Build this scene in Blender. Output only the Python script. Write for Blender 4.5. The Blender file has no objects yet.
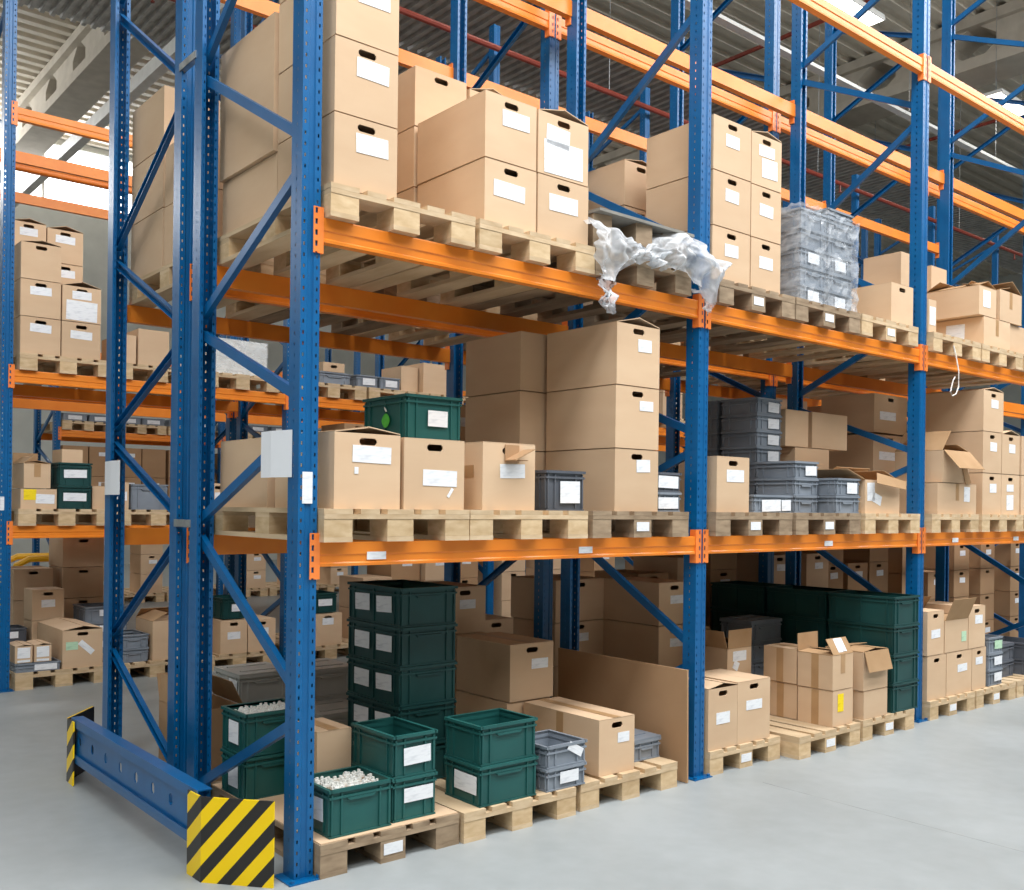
import bpy, bmesh, math, random
from mathutils import Vector, Matrix
R_ = random.Random(7)
SC = bpy.context.scene
COL = SC.collection
PI = math.pi

# ------------------------------------------------------------------ materials
def lin(c):
    return tuple(((v/255.0)/12.92 if v/255.0 <= 0.04045 else ((v/255.0+0.055)/1.055)**2.4) for v in c) + (1.0,)

class NT:
    def __init__(s, name):
        s.m = bpy.data.materials.new(name); s.m.use_nodes = True
        s.t = s.m.node_tree; s.n = s.t.nodes; s.n.clear()
        s.out = s.n.new('ShaderNodeOutputMaterial')
    def a(s, typ, **kw):
        n = s.n.new('ShaderNode'+typ)
        for k, v in kw.items(): setattr(n, k, v)
        return n
    def l(s, a, b): s.t.links.new(a, b)
    def math(s, op, a, b=None, c=None):
        n = s.a('Math', operation=op)
        for i, v in enumerate((a, b, c)):
            if v is None: continue
            if isinstance(v, (int, float)): n.inputs[i].default_value = v
            else: s.l(v, n.inputs[i])
        return n.outputs[0]
    def bsdf(s, rough=.6, metal=0.0, spec=.4):
        b = s.a('BsdfPrincipled')
        b.inputs['Roughness'].default_value = rough
        b.inputs['Metallic'].default_value = metal
        b.inputs['Specular IOR Level'].default_value = spec
        return b
    def ramp(s, fac, stops):
        r = s.a('ValToRGB'); e = r.color_ramp.elements
        e[0].position, e[0].color = stops[0]; e[1].position, e[1].color = stops[-1]
        for p, c in stops[1:-1]:
            x = e.new(p); x.color = c
        s.l(fac, r.inputs['Fac']); return r.outputs['Color']

def noisy(name, c1, c2, scale=6, rough=.6, spec=.4, metal=0, stretch=(1, 1, 1), rand=0.0, bump=0.0, detail=4):
    t = NT(name); b = t.bsdf(rough, metal, spec)
    co = t.a('TexCoord'); mp = t.a('Mapping'); mp.inputs['Scale'].default_value = stretch
    t.l(co.outputs['Object'], mp.inputs['Vector'])
    nz = t.a('TexNoise'); nz.inputs['Scale'].default_value = scale; nz.inputs['Detail'].default_value = detail
    oi = t.a('ObjectInfo')
    va = t.a('VectorMath', operation='ADD')
    cm = t.a('CombineXYZ'); off = t.math('MULTIPLY', oi.outputs['Random'], 40)
    for i in range(3): t.l(off, cm.inputs[i])
    t.l(mp.outputs[0], va.inputs[0]); t.l(cm.outputs[0], va.inputs[1]); t.l(va.outputs[0], nz.inputs['Vector'])
    col = t.ramp(nz.outputs['Fac'], [(.3, lin(c1)), (.7, lin(c2))])
    if rand:
        hs = t.a('HueSaturation')
        v = t.math('MULTIPLY_ADD', oi.outputs['Random'], rand*2, 1-rand)
        t.l(v, hs.inputs['Value']); t.l(col, hs.inputs['Color']); col = hs.outputs[0]
    t.l(col, b.inputs['Base Color'])
    if bump:
        bp = t.a('Bump'); bp.inputs['Strength'].default_value = bump; bp.inputs['Distance'].default_value = .01
        t.l(nz.outputs['Fac'], bp.inputs['Height']); t.l(bp.outputs[0], b.inputs['Normal'])
    t.l(b.outputs[0], t.out.inputs[0])
    return t.m

def perforated(name, c1, c2, mode):
    """painted steel with punched slots that really let light through"""
    t = NT(name); b = t.bsdf(.32, 0, .5)
    co = t.a('TexCoord'); sx = t.a('SeparateXYZ'); t.l(co.outputs['Object'], sx.inputs[0])
    nx = t.a('SeparateXYZ'); t.l(co.outputs['Normal'], nx.inputs[0])
    nz = t.a('TexNoise'); nz.inputs['Scale'].default_value = 7; t.l(co.outputs['Object'], nz.inputs['Vector'])
    t.l(t.ramp(nz.outputs['Fac'], [(.3, lin(c1)), (.7, lin(c2))]), b.inputs['Base Color'])
    ax = t.math('ABSOLUTE', nx.outputs[0]); ay = t.math('ABSOLUTE', nx.outputs[1])
    X, Y, Z = sx.outputs
    def band(v, centre, half):
        d = t.math('ABSOLUTE', t.math('SUBTRACT', v, centre)); return t.math('LESS_THAN', d, half)
    if mode == 'upright':
        zf = t.math('ABSOLUTE', t.math('SUBTRACT', t.math('FRACT', t.math('DIVIDE', Z, .047)), .5))
        zm = t.math('LESS_THAN', zf, .16)
        fx = band(t.math('ABSOLUTE', X), .031, .0037)
        fr = t.math('MULTIPLY', fx, t.math('GREATER_THAN', ay, .5))
        sd = t.math('MULTIPLY', band(Y, .05, .0037), t.math('GREATER_THAN', ax, .5))
        m = t.math('MULTIPLY', zm, t.math('MAXIMUM', fr, sd))
    else:
        zf = t.math('ABSOLUTE', t.math('SUBTRACT', t.math('FRACT', t.math('DIVIDE', Z, .047)), .5))
        m = t.math('MULTIPLY', t.math('LESS_THAN', zf, .25), band(t.math('ABSOLUTE', X), .022, .006))
        m = t.math('MULTIPLY', m, t.math('GREATER_THAN', ay, .5))
    tr = t.a('BsdfTransparent'); mx = t.a('MixShader')
    t.l(m, mx.inputs[0]); t.l(b.outputs[0], mx.inputs[1]); t.l(tr.outputs[0], mx.inputs[2])
    t.l(mx.outputs[0], t.out.inputs[0])
    return t.m

def striped(name):
    t = NT(name); b = t.bsdf(.4, 0, .4)
    co = t.a('TexCoord'); sx = t.a('SeparateXYZ'); t.l(co.outputs['Object'], sx.inputs[0])
    # the plate is bent: sum of x and y runs along it
    u = t.math('SUBTRACT', sx.outputs[0], sx.outputs[1])
    s = t.math('FRACT', t.math('DIVIDE', t.math('SUBTRACT', t.math('MULTIPLY', u, .8), sx.outputs[2]), .152))
    f = t.math('GREATER_THAN', s, .52)
    mx = t.a('MixRGB'); mx.inputs[1].default_value = lin((255, 214, 0)); mx.inputs[2].default_value = lin((42, 40, 38))
    t.l(f, mx.inputs[0]); t.l(mx.outputs[0], b.inputs['Base Color']); t.l(b.outputs[0], t.out.inputs[0])
    return t.m

def papery(name, base=(238, 240, 243), ink=(214, 217, 222)):
    t = NT(name); b = t.bsdf(.7, 0, .2)
    co = t.a('TexCoord'); mp = t.a('Mapping'); mp.inputs['Scale'].default_value = (14, 14, 75)
    t.l(co.outputs['Object'], mp.inputs[0])
    nz = t.a('TexNoise'); nz.inputs['Scale'].default_value = 1.0; nz.inputs['Detail'].default_value = 2
    t.l(mp.outputs[0], nz.inputs['Vector'])
    t.l(t.ramp(nz.outputs['Fac'], [(.5, lin(base)), (.75, lin(ink))]), b.inputs['Base Color'])
    t.l(b.outputs[0], t.out.inputs[0]); return t.m

def film(name, lo, hi, stretch):
    t = NT(name); b = t.bsdf(.25, 0, .7); b.inputs['Base Color'].default_value = lin((236, 239, 243))
    tl = t.a('BsdfTranslucent'); tl.inputs[0].default_value = lin((240, 243, 246))
    mb = t.a('MixShader'); mb.inputs[0].default_value = .35; t.l(b.outputs[0], mb.inputs[1]); t.l(tl.outputs[0], mb.inputs[2])
    tr = t.a('BsdfTransparent'); tr.inputs[0].default_value = (.96, .97, .98, 1)
    co = t.a('TexCoord'); mp = t.a('Mapping'); mp.inputs['Scale'].default_value = stretch; mp.inputs['Rotation'].default_value = (0, .5, 0)
    t.l(co.outputs['Object'], mp.inputs[0])
    nz = t.a('TexNoise'); nz.inputs['Scale'].default_value = 7; nz.inputs['Detail'].default_value = 4; nz.inputs['Distortion'].default_value = .8
    t.l(mp.outputs[0], nz.inputs['Vector'])
    rp = t.ramp(nz.outputs['Fac'], [(.4, (lo, lo, lo, 1)), (.66, (hi, hi, hi, 1))])
    mx = t.a('MixShader'); t.l(rp, mx.inputs[0]); t.l(tr.outputs[0], mx.inputs[1]); t.l(mb.outputs[0], mx.inputs[2])
    bp = t.a('Bump'); bp.inputs['Strength'].default_value = .35; bp.inputs['Distance'].default_value = .02
    t.l(nz.outputs['Fac'], bp.inputs['Height']); t.l(bp.outputs[0], b.inputs['Normal'])
    t.l(mx.outputs[0], t.out.inputs[0]); return t.m

def glow(name, c, s):
    t = NT(name); e = t.a('Emission'); e.inputs[0].default_value = lin(c); e.inputs[1].default_value = s
    t.l(e.outputs[0], t.out.inputs[0]); return t.m

def concrete(name):
    t = NT(name); b = t.bsdf(.45, 0, .35)
    co = t.a('TexCoord')
    n1 = t.a('TexNoise'); n1.inputs['Scale'].default_value = .8; n1.inputs['Detail'].default_value = 6; n1.inputs['Roughness'].default_value = .6
    n2 = t.a('TexNoise'); n2.inputs['Scale'].default_value = 9; n2.inputs['Detail'].default_value = 6
    t.l(co.outputs['Object'], n1.inputs['Vector']); t.l(co.outputs['Object'], n2.inputs['Vector'])
    f = t.math('MULTIPLY_ADD', n2.outputs['Fac'], .25, t.math('MULTIPLY', n1.outputs['Fac'], .75))
    t.l(t.ramp(f, [(.36, lin((146, 151, 151))), (.64, lin((162, 167, 168)))]), b.inputs['Base Color'])
    r = t.math('MULTIPLY_ADD', n1.outputs['Fac'], .3, .32); t.l(r, b.inputs['Roughness'])
    t.l(b.outputs[0], t.out.inputs[0]); return t.m

M = {}
M['card'] = noisy('cardboard', (210, 178, 145), (216, 186, 153), 3, .75, .2, rand=.06, stretch=(1, 1, 3))
M['card_dark'] = noisy('cardboard_darker', (172, 136, 102), (180, 145, 110), 3, .75, .2, rand=.07)  # darker cardboard; on the rear stacks its tone stands in for deep shade
M['card_raw'] = noisy('cardboard_inside', (168, 134, 98), (182, 148, 112), 5, .8, .15)
M['tape'] = noisy('packing_tape', (176, 138, 98), (188, 150, 108), 8, .35, .4)
M['paper'] = papery('label_paper')
M['paper_yellow'] = papery('yellow_label', (250, 220, 40), (225, 195, 30))
M['paper_green'] = papery('green_label', (190, 222, 190), (160, 196, 165))
M['wood'] = noisy('pallet_wood', (192, 164, 128), (218, 194, 160), 9, .75, .2, stretch=(1, .25, 3), rand=.08, detail=6)
M['wood_block'] = noisy('pallet_block', (194, 164, 124), (218, 192, 154), 12, .75, .2, stretch=(1, 1, 2.5), rand=.1, detail=6)
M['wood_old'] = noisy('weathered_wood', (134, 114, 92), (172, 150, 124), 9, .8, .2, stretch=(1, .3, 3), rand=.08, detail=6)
M['blue'] = noisy('blue_paint', (0, 86, 142), (0, 95, 153), 7, .32, .5)
M['blue_perf'] = perforated('blue_perforated', (0, 88, 144), (0, 97, 155), 'upright')
M['orange'] = noisy('orange_paint', (240, 132, 34), (246, 144, 46), 6, .35, .5)
M['orange_perf'] = perforated('orange_perforated', (246, 132, 58), (250, 140, 66), 'plate')
M['steel'] = noisy('galvanised_steel', (150, 154, 156), (190, 194, 196), 14, .35, .5, .7)
M['green'] = noisy('green_plastic', (26, 82, 79), (34, 94, 90), 4, .42, .45, rand=.08)
M['green_dark'] = noisy('dark_green_plastic', (20, 62, 61), (28, 74, 72), 4, .45, .4, rand=.06)
M['grey'] = noisy('grey_plastic', (122, 130, 140), (140, 148, 158), 4, .42, .45, rand=.06)
M['grey_pale'] = noisy('pale_grey_plastic', (168, 168, 162), (184, 184, 178), 4, .45, .4, rand=.06)  # lightened grey that makes up for the weak light on the lidded crates
M['grey_dark'] = noisy('dark_grey_plastic', (84, 88, 96), (98, 102, 110), 4, .45, .4, rand=.06)
M['white_plastic'] = noisy('white_plastic', (222, 222, 216), (238, 238, 234), 10, .4, .5)
M['apple'] = noisy('green_sticker', (60, 170, 50), (92, 196, 70), 30, .5, .3)
M['stripe'] = striped('hazard_stripes')
M['black'] = noisy('black_rubber', (24, 24, 26), (34, 34, 36), 10, .6, .3)
M['film_wrap'] = film('stretch_film', .12, .5, (1, 1, 2.2)); M['film_torn'] = film('torn_stretch_film', .42, .92, (1.5, 1.5, .7))
M['sheet'] = noisy('plain_paper', (232, 235, 240), (238, 240, 244), 4, .7, .2)
M['board'] = noisy('grey_board', (120, 118, 112), (150, 146, 138), 6, .5, .3)
M['floor'] = concrete('concrete_floor')
M['joint'] = noisy('joint_filler', (140, 144, 144), (160, 163, 162), 10, .7, .2)
M['roof'] = noisy('roof_sheet', (214, 206, 190), (228, 220, 205), 3, .5, .3)
M['deck'] = noisy('steel_deck', (150, 147, 142), (186, 183, 177), 5, .4, .4, 0)
M['concrete'] = noisy('precast_concrete', (186, 178, 164), (202, 194, 180), 4, .8, .2)
M['wall'] = noisy('wall_panel', (196, 198, 192), (208, 210, 204), 2, .7, .2)
M['red'] = noisy('red_pipe_paint', (122, 52, 40), (140, 62, 48), 8, .4, .4)
M['white_metal'] = noisy('white_metal', (214, 214, 210), (230, 230, 226), 6, .4, .4)
M['yellow'] = noisy('yellow_paint', (238, 178, 20), (248, 192, 36), 6, .4, .4)
M['day'] = glow('daylight_pane', (255, 255, 255), 4.0)
M['lamp'] = glow('lamp_diffuser', (255, 250, 238), 9.0)
M['string'] = noisy('white_string', (226, 222, 214), (240, 236, 230), 20, .7, .2)

# ------------------------------------------------------------------ mesh helpers
def bx(bm, x0, x1, y0, y1, z0, z1, mt=None):
    vs = [bm.verts.new(c) for c in ((x0,y0,z0),(x1,y0,z0),(x1,y1,z0),(x0,y1,z0),(x0,y0,z1),(x1,y0,z1),(x1,y1,z1),(x0,y1,z1))]
    for f in ((3,2,1,0),(4,5,6,7),(0,1,5,4),(1,2,6,5),(2,3,7,6),(3,0,4,7)):
        bm.faces.new([vs[i] for i in f])
    if mt is not None: bmesh.ops.transform(bm, matrix=mt, verts=vs)
    return vs

def prism(bm, pts, z0, z1, axis='z'):
    """closed outline pts extruded; axis: direction of extrusion"""
    def P(p, w):
        return {'z': (p[0], p[1], w), 'x': (w, p[0], p[1]), 'y': (p[0], w, p[1])}[axis]
    a = [bm.verts.new(P(p, z0)) for p in pts]; b = [bm.verts.new(P(p, z1)) for p in pts]
    n = len(pts)
    for i in range(n): bm.faces.new((a[i], a[(i+1) % n], b[(i+1) % n], b[i]))
    bm.faces.new(a[::-1]); bm.faces.new(b)

def bar(bm, p, q, w, t):
    """rectangular bar from p to q in the y-z plane; w in plane, t along x"""
    p, q = Vector(p), Vector(q); d = (q-p); L = d.length; d.normalize()
    n = Vector((0, -d.z, d.y))
    x = Vector((1, 0, 0))
    vs = []
    for s in (0, L):
        for a, b in ((-1,-1),(1,-1),(1,1),(-1,1)):
            vs.append(bm.verts.new(p + d*s + x*(a*t/2) + n*(b*w/2)))
    for f in ((3,2,1,0),(4,5,6,7),(0,1,5,4),(1,2,6,5),(2,3,7,6),(3,0,4,7)): bm.faces.new([vs[i] for i in f])

def tube(bm, pts, r, n=8):
    rings = []
    pts = [Vector(p) for p in pts]
    for i, p in enumerate(pts):
        d = (pts[min(i+1, len(pts)-1)] - pts[max(i-1, 0)]).normalized()
        u = d.cross(Vector((0, 0, 1)))
        if u.length < .01: u = d.cross(Vector((1, 0, 0)))
        u.normalize(); v = d.cross(u)
        rings.append([bm.verts.new(p + u*(r*math.cos(2*PI*k/n)) + v*(r*math.sin(2*PI*k/n))) for k in range(n)])
    for a, b in zip(rings, rings[1:]):
        for k in range(n): bm.faces.new((a[k], a[(k+1) % n], b[(k+1) % n], b[k]))
    bm.faces.new(rings[0][::-1]); bm.faces.new(rings[-1])

def holed_rect(bm, x0, x1, z0, z1, hx, hz, rx, rz, y, depth, octo=True):
    """rectangle in the x-z plane at y, facing -y, with an octagonal hole whose rim goes back by depth"""
    k = min(rx, rz)*.62
    H = [(hx-rx, hz-rz+k), (hx-rx+k, hz-rz), (hx+rx-k, hz-rz), (hx+rx, hz-rz+k), (hx+rx, hz+rz-k), (hx+rx-k, hz+rz), (hx-rx+k, hz+rz), (hx-rx, hz+rz-k)]
    O = [(x0, z0), (x1, z0), (x1, z1), (x0, z1)]
    h = [bm.verts.new((a, y, b)) for a, b in H]; o = [bm.verts.new((a, y, b)) for a, b in O]
    for f in ((o[0], h[1], h[0]), (o[0], o[1], h[2], h[1]), (o[1], h[3], h[2]), (o[1], o[2], h[4], h[3]), (o[2], h[5], h[4]), (o[2], o[3], h[6], h[5]), (o[3], h[7], h[6]), (o[3], o[0], h[0], h[7])):
        bm.faces.new(f)
    g = [bm.verts.new((a, y+depth, b)) for a, b in H]
    for i in range(8): bm.faces.new((h[i], h[(i+1) % 8], g[(i+1) % 8], g[i]))

_cache = {}
def mesh(key, fn, mat):
    k = (key, mat)
    if k in _cache: return _cache[k]
    bm = bmesh.new(); fn(bm); bmesh.ops.recalc_face_normals(bm, faces=bm.faces) if not key[0].startswith('!') else None
    me = bpy.data.meshes.new(key[0].strip('!')); bm.to_mesh(me); bm.free()
    me.materials.append(M[mat]); _cache[k] = me
    return me

SHORT = (('first from below', 'lowest'), (' from below', ' up'), ('on the floor of the second rack', "on the second rack's floor"), ('on the lower shelf of the second rack', "on the second rack's lower shelf"),
         ('on the upper shelf of the second rack', "on the second rack's upper shelf"), (' far beyond the second aisle', ' of the distant rack'), (' of the tall stacks', ' tall stack'),
         ('brown box low at the rear of the shelf', 'low brown box at the shelf rear'))
def say(s):
    for a, b in SHORT: s = s.replace(a, b)
    return s

def thing(name, label, cat, loc, rz=0.0, group=None):
    o = bpy.data.objects.new(name, None); COL.objects.link(o)
    o.empty_display_size = .1; o.location = loc; o.rotation_euler = (0, 0, rz)
    o['label'] = say(label); o['category'] = cat
    if group: o['group'] = group
    return o

def part(name, key, fn, mat, parent=None, loc=(0, 0, 0), rot=(0, 0, 0), label=None):
    o = bpy.data.objects.new(name, mesh(key, fn, mat)); COL.objects.link(o)
    o.location = loc; o.rotation_euler = rot
    if parent: o.parent = parent
    if label: o['label'] = label
    return o

def solo(name, key, fn, mat, label, cat, loc=(0, 0, 0), rot=(0, 0, 0), group=None, kind=None):
    o = part(name, key, fn, mat, None, loc, rot)
    if label: o['label'] = say(label)
    if cat: o['category'] = cat
    if group: o['group'] = group
    if kind: o['kind'] = kind
    return o

def struct(name, fn, mat, loc=(0, 0, 0), rot=(0, 0, 0), parent=None):
    o = part(name, (name,), fn, mat, parent, loc, rot)
    if parent is None: o['kind'] = 'structure'
    return o

# ------------------------------------------------------------------ cartons, crates, pallets
def rr(v): return round(v, 3)

def carton(x0, x1, y0, d, z0, h, label, group, papers=((0, .085, .13, .06),), hole=True, top='closed', mat='card', side=(), rz=None, strip=False, kind_side_tape=False, droop=None):
    w = x1-x0
    if rz is None: rz = R_.uniform(-.006, .006)
    t = thing('carton', label, 'box', ((x0+x1)/2, y0+d/2, z0), rz, group)
    W, D, Hh = rr(w), rr(d), rr(h)
    hw, hd = W/2, D/2
    # papers are given on the front face: (u from the middle, v below the top edge, width, height [, material, tilt])
    def body(bm):
        th = .006
        if hole:
            holed_rect(bm, -hw, hw, 0, Hh, 0, Hh-.036, min(.045, W*.15), .0155, -hd, th)
        else:
            vs = [bm.verts.new(c) for c in ((-hw,-hd,0),(hw,-hd,0),(hw,-hd,Hh),(-hw,-hd,Hh))]; bm.faces.new(vs)
        def q(*c): bm.faces.new([bm.verts.new(v) for v in c])
        q((hw,-hd,0),(hw,hd,0),(hw,hd,Hh),(hw,-hd,Hh)); q((-hw,hd,0),(-hw,-hd,0),(-hw,-hd,Hh),(-hw,hd,Hh))
        q((hw,hd,0),(-hw,hd,0),(-hw,hd,Hh),(hw,hd,Hh)); q((-hw,hd,0),(hw,hd,0),(hw,-hd,0),(-hw,-hd,0))
        if top == 'open':      # inner skins so that the wall has a thickness
            i, j = hw-th, hd-th
            q((-i,-j,.01),(i,-j,.01),(i,-j,Hh),(-i,-j,Hh)) if not hole else None
            q((i,j,.01),(i,-j,.01),(i,-j,Hh),(i,j,Hh)); q((-i,-j,.01),(-i,j,.01),(-i,j,Hh),(-i,-j,Hh))
            q((-i,j,.01),(i,j,.01),(i,j,Hh),(-i,j,Hh)); q((-i,-j,.012),(i,-j,.012),(i,j,.012),(-i,j,.012))
            for a in ((-hw,-hd,hw,-j),(-hw,j,hw,hd),(-hw,-j,-i,j),(i,-j,hw,j)): q((a[0],a[1],Hh),(a[2],a[1],Hh),(a[2],a[3],Hh),(a[0],a[3],Hh))
    part('body', ('!carton_body', W, D, Hh, hole, top), body, mat, t)
    th = .004
    if top == 'closed' or top == 'sealed':
        fl = lambda bm: bx(bm, 0, hw-.0015, -hd+.001, hd-.001, 0, th)
        part('flap', ('flap', W, D), fl, mat, t, (-hw+.0005, 0, Hh+.0005)); part('flap', ('flap', W, D), fl, mat, t, (hw-.0005, 0, Hh+.0005+th), (0, PI, 0))
        if top == 'sealed':
            part('tape', ('top_tape', D), lambda bm: bx(bm, -.028, .028, -hd, hd, 0, .001), 'tape', t, (0, 0, Hh+.0055))
    elif top == 'tent':
        a = R_.uniform(.14, .27); L = hw/math.cos(a)-.002
        fl = lambda bm: bx(bm, 0, rr(L), -hd+.001, hd-.001, -th, 0)
        part('flap', ('tflap', rr(L), D), fl, mat, t, (-hw+.001, 0, Hh+.004), (0, -a, 0)); part('flap', ('tflap', rr(L), D), fl, mat, t, (hw-.001, 0, Hh+.004), (0, PI+a, 0))
    elif top == 'open':
        A = droop or (2.3, 2.0, 1.9, 2.2)   # angles of left, right, front, back flap from the closed position
        fl = lambda bm: bx(bm, 0, hw*.96, -hd+.004, hd-.004, -th, 0)
        if A[0] is not None: part('flap', ('oflap', W, D), fl, 'card_raw', t, (-hw-.002, 0, Hh+.002), (0, -A[0], 0))
        if A[1] is not None: part('flap', ('oflap', W, D), fl, 'card_raw', t, (hw+.002, 0, Hh+.002), (0, -(PI-A[1]), 0))
        gl = lambda bm: bx(bm, -hw+.004, hw-.004, 0, min(hw, hd)*.96, -th, 0)
        if A[2] is not None: part('flap', ('gflap', W, D), gl, 'card_raw', t, (0, -hd-.002, Hh+.002), (A[2], 0, 0))
        if A[3] is not None: part('flap', ('gflap', W, D), gl, 'card_raw', t, (0, hd+.002, Hh+.002), (PI-A[3], 0, 0))
    for p in papers:
        u, v, pw, ph = p[:4]; pm = p[4] if len(p) > 4 else 'paper'; tilt = p[5] if len(p) > 5 else R_.uniform(-.03, .03)
        if pw > W*.8: pw = W*.8
        part('paper_label', ('paper_label', rr(pw), rr(ph)), lambda bm: bx(bm, -pw/2, pw/2, -.0012, 0, -ph/2, ph/2), pm, t, (u, -hd-.001, Hh-v-ph/2), (0, tilt, 0))
    for p in side:
        u, v, pw, ph = p[:4]; pm = p[4] if len(p) > 4 else 'paper'
        part('paper_label', ('side_label', rr(pw), rr(ph)), lambda bm: bx(bm, -.0012, 0, -pw/2, pw/2, -ph/2, ph/2), pm, t, (-hw-.001, -hd+u, Hh-v-ph/2), (R_.uniform(-.04, .04), 0, 0))
    if strip:   # tape over the front and the side edges of a sealed parcel
        part('tape', ('front_tape', Hh), lambda bm: bx(bm, -.026, .026, -.001, 0, Hh*.45, Hh), 'tape', t, (0, -hd-.0005, 0))
    if kind_side_tape:
        part('tape', ('side_tape', Hh), lambda bm: bx(bm, -.001, 0, -.028, .028, 0, Hh), 'tape', t, (-hw-.0005, 0, 0))
    return t

def crate(x0, x1, y0, d, z0, h, label, group, mat='green', papers=(), side=(), lid=False, rz=None):
    w = x1-x0; W, D, Hh = rr(w), rr(d), rr(h)
    if rz is None: rz = R_.uniform(-.01, .01)
    t = thing('plastic_crate', label, 'crate', ((x0+x1)/2, y0+d/2, z0), rz, group)
    hw, hd = W/2, D/2; e = .012; k = .004
    def bin_(bm):
        i, j = hw-e, hd-e; b = .008
        bx(bm, -i+b, i-b, -j+b, j-b, .003, .012)
        for s in (-1, 1):
            a0, a1 = sorted((s*i, s*(i-k))); bx(bm, a0, a1, -j, j, .003, Hh-.002)
            c0, c1 = sorted((s*j, s*(j-k))); bx(bm, -i, i, c0, c1, .003, Hh-.002)
        rw = .009  # stiffening ribs
        for s in (-1, 1):
            for u in (-i+.002, -i+.05, i-.05-rw, i-.002-rw):
                c0, c1 = sorted((s*j, s*(j+.007))); bx(bm, u, u+rw, c0, c1, .012, Hh-.02)
            for u in (-j+.002, -j+.05, j-.05-rw, j-.002-rw) + ((-rw/2,) if D > .38 else ()):
                a0, a1 = sorted((s*i, s*(i+.007))); bx(bm, a0, a1, u, u+rw, .012, Hh-.02)
    def bands(bm, rows):
        for z0_, z1_, o in rows:
            A, B = hw-o, hd-o
            for s in (-1, 1):
                a0, a1 = sorted((s*A, s*(A-e-.004+o))); bx(bm, a0, a1, -B, B, z0_, z1_)
                c0, c1 = sorted((s*B, s*(B-e-.004+o))); bx(bm, -A+.01, A-.01, c0, c1, z0_, z1_)
    def whole(bm): bin_(bm); bands(bm, ((Hh-.042, Hh-.032, .003), (0, .008, .006)))
    part('bin', ('bin', W, D, Hh), whole, mat, t)
    def rim(bm): bands(bm, ((Hh-.014, Hh, 0),))
    rm = part('rim', ('rim', W, D, Hh), rim, mat, t)
    gw = W*.22
    def grip(bm):
        pts = [(-gw, Hh-.044), (gw, Hh-.044), (gw-.012, Hh-.056), (-gw+.012, Hh-.056)]
        prism(bm, pts, -hd+.001, -hd+.016, 'y')
    if not papers: part('grip', ('grip', W, D, Hh), grip, mat, rm)
    if lid:
        def ld(bm):
            bx(bm, -hw+.001, hw-.001, -hd+.001, hd-.001, 0, .012)
            for s in (-1, 1): bx(bm, -hw+.05, hw-.05, s*hd*.5-.01, s*hd*.5+.01, .012, .017)
        part('lid', ('lid', W, D), ld, mat, t, (0, 0, Hh+.0005))
    for p in papers:
        u, v, pw, ph = p[:4]; pm = p[4] if len(p) > 4 else 'paper'; tilt = p[5] if len(p) > 5 else R_.uniform(-.03, .03)
        part('paper_label', ('paper_label', rr(pw), rr(ph)), lambda bm: bx(bm, -pw/2, pw/2, -.0012, 0, -ph/2, ph/2), pm, t, (u, -hd+e-.009, Hh-v-ph/2), (0, tilt, 0))
    for p in side:
        u, v, pw, ph = p[:4]
        part('paper_label', ('side_label', rr(pw), rr(ph)), lambda bm: bx(bm, -.0012, 0, -pw/2, pw/2, -ph/2, ph/2), 'paper', t, (-hw+e-.009, -hd+u, Hh-v-ph/2), (R_.uniform(-.05, .05), 0, 0))
    return t

def pallet(x0, y0, z0, label, group, w=.8, d=1.2, mat='wood', rz=None, tag=False, full=True):
    W, D = rr(w), rr(d); h = .144
    if rz is None: rz = R_.uniform(-.008, .008)
    t = thing('wooden_pallet', label, 'pallet', (x0+w/2, y0+d/2, z0), rz, group)
    hw, hd = W/2, D/2; m2 = 'wood_block' if mat == 'wood' else mat
    bwid = W*.18
    def deck(bm):
        ws = (.145, .1, .145, .1, .145); s = W/.8; gap = (W-sum(ws)*s)/4; x = -hw
        for a in ws:
            bx(bm, x, x+a*s, -hd, hd, .122, .144); x += a*s+gap
    part('deck', ('deck', W, D), deck, mat, t)
    for yy in (-hd, -.0725, hd-.145):
        part('bearer', ('bearer', W), lambda bm: bx(bm, -hw+.001, hw-.001, 0, .145, .1, .1215), mat, t, (0, yy, 0))
    b = .1*W/.8
    for xx in (-hw, -.0725*W/.8, hw-b*1.45):
        if full:
            for yy in (-hd+.002, -.0725, hd-.147):
                part('block', ('block', W), lambda bm: bx(bm, .001, b*1.45-.001, 0, .145, .0225, .0998), m2, t, (xx, yy, 0))
        else:
            part('block', ('block_row', W, D), lambda bm: [bx(bm, .001, b*1.45-.001, yy, yy+.145, .0225, .0998) for yy in (-hd+.002, -.0725, hd-.147)] and None, m2, t, (xx, 0, 0))
        part('runner', ('runner', W, D), lambda bm: bx(bm, 0, b*1.45, -hd+.001, hd-.001, 0, .022), mat, t, (xx, 0, 0))
    if tag: part('paper_label', ('pallet_tag', 1), lambda bm: bx(bm, -.05, .05, -.0012, 0, .035, .085), 'paper', t, (0, -hd+.0005, 0))
    return t

# ------------------------------------------------------------------ rack
P = 2.6; UW = .09; UD = .096; FD = 1.18; UH = 7.25
Y_B = 1.358                   # inner face of the second rack
Y_C = 5.26; Y_D = Y_C+FD+.18  # rack across the rear aisle and the one at its back
H_A = (1.434, 2.829, 5.04); H_C = (1.385, 2.70, 4.905)

def upright_mesh(H):
    def f(bm):
        o = [(-.024,UD),(-.045,UD),(-.045,.0),(-.016,.0),(-.011,.006),(.011,.006),(.016,.0),(.045,.0),(.045,UD),(.024,UD)]
        i = [(.024,UD-.003),(.042,UD-.003),(.042,.003),(.017,.003),(.012,.009),(-.012,.009),(-.017,.003),(-.042,.003),(-.042,UD-.003),(-.024,UD-.003)]
        prism(bm, o+i, 0, H)
    return f

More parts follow.
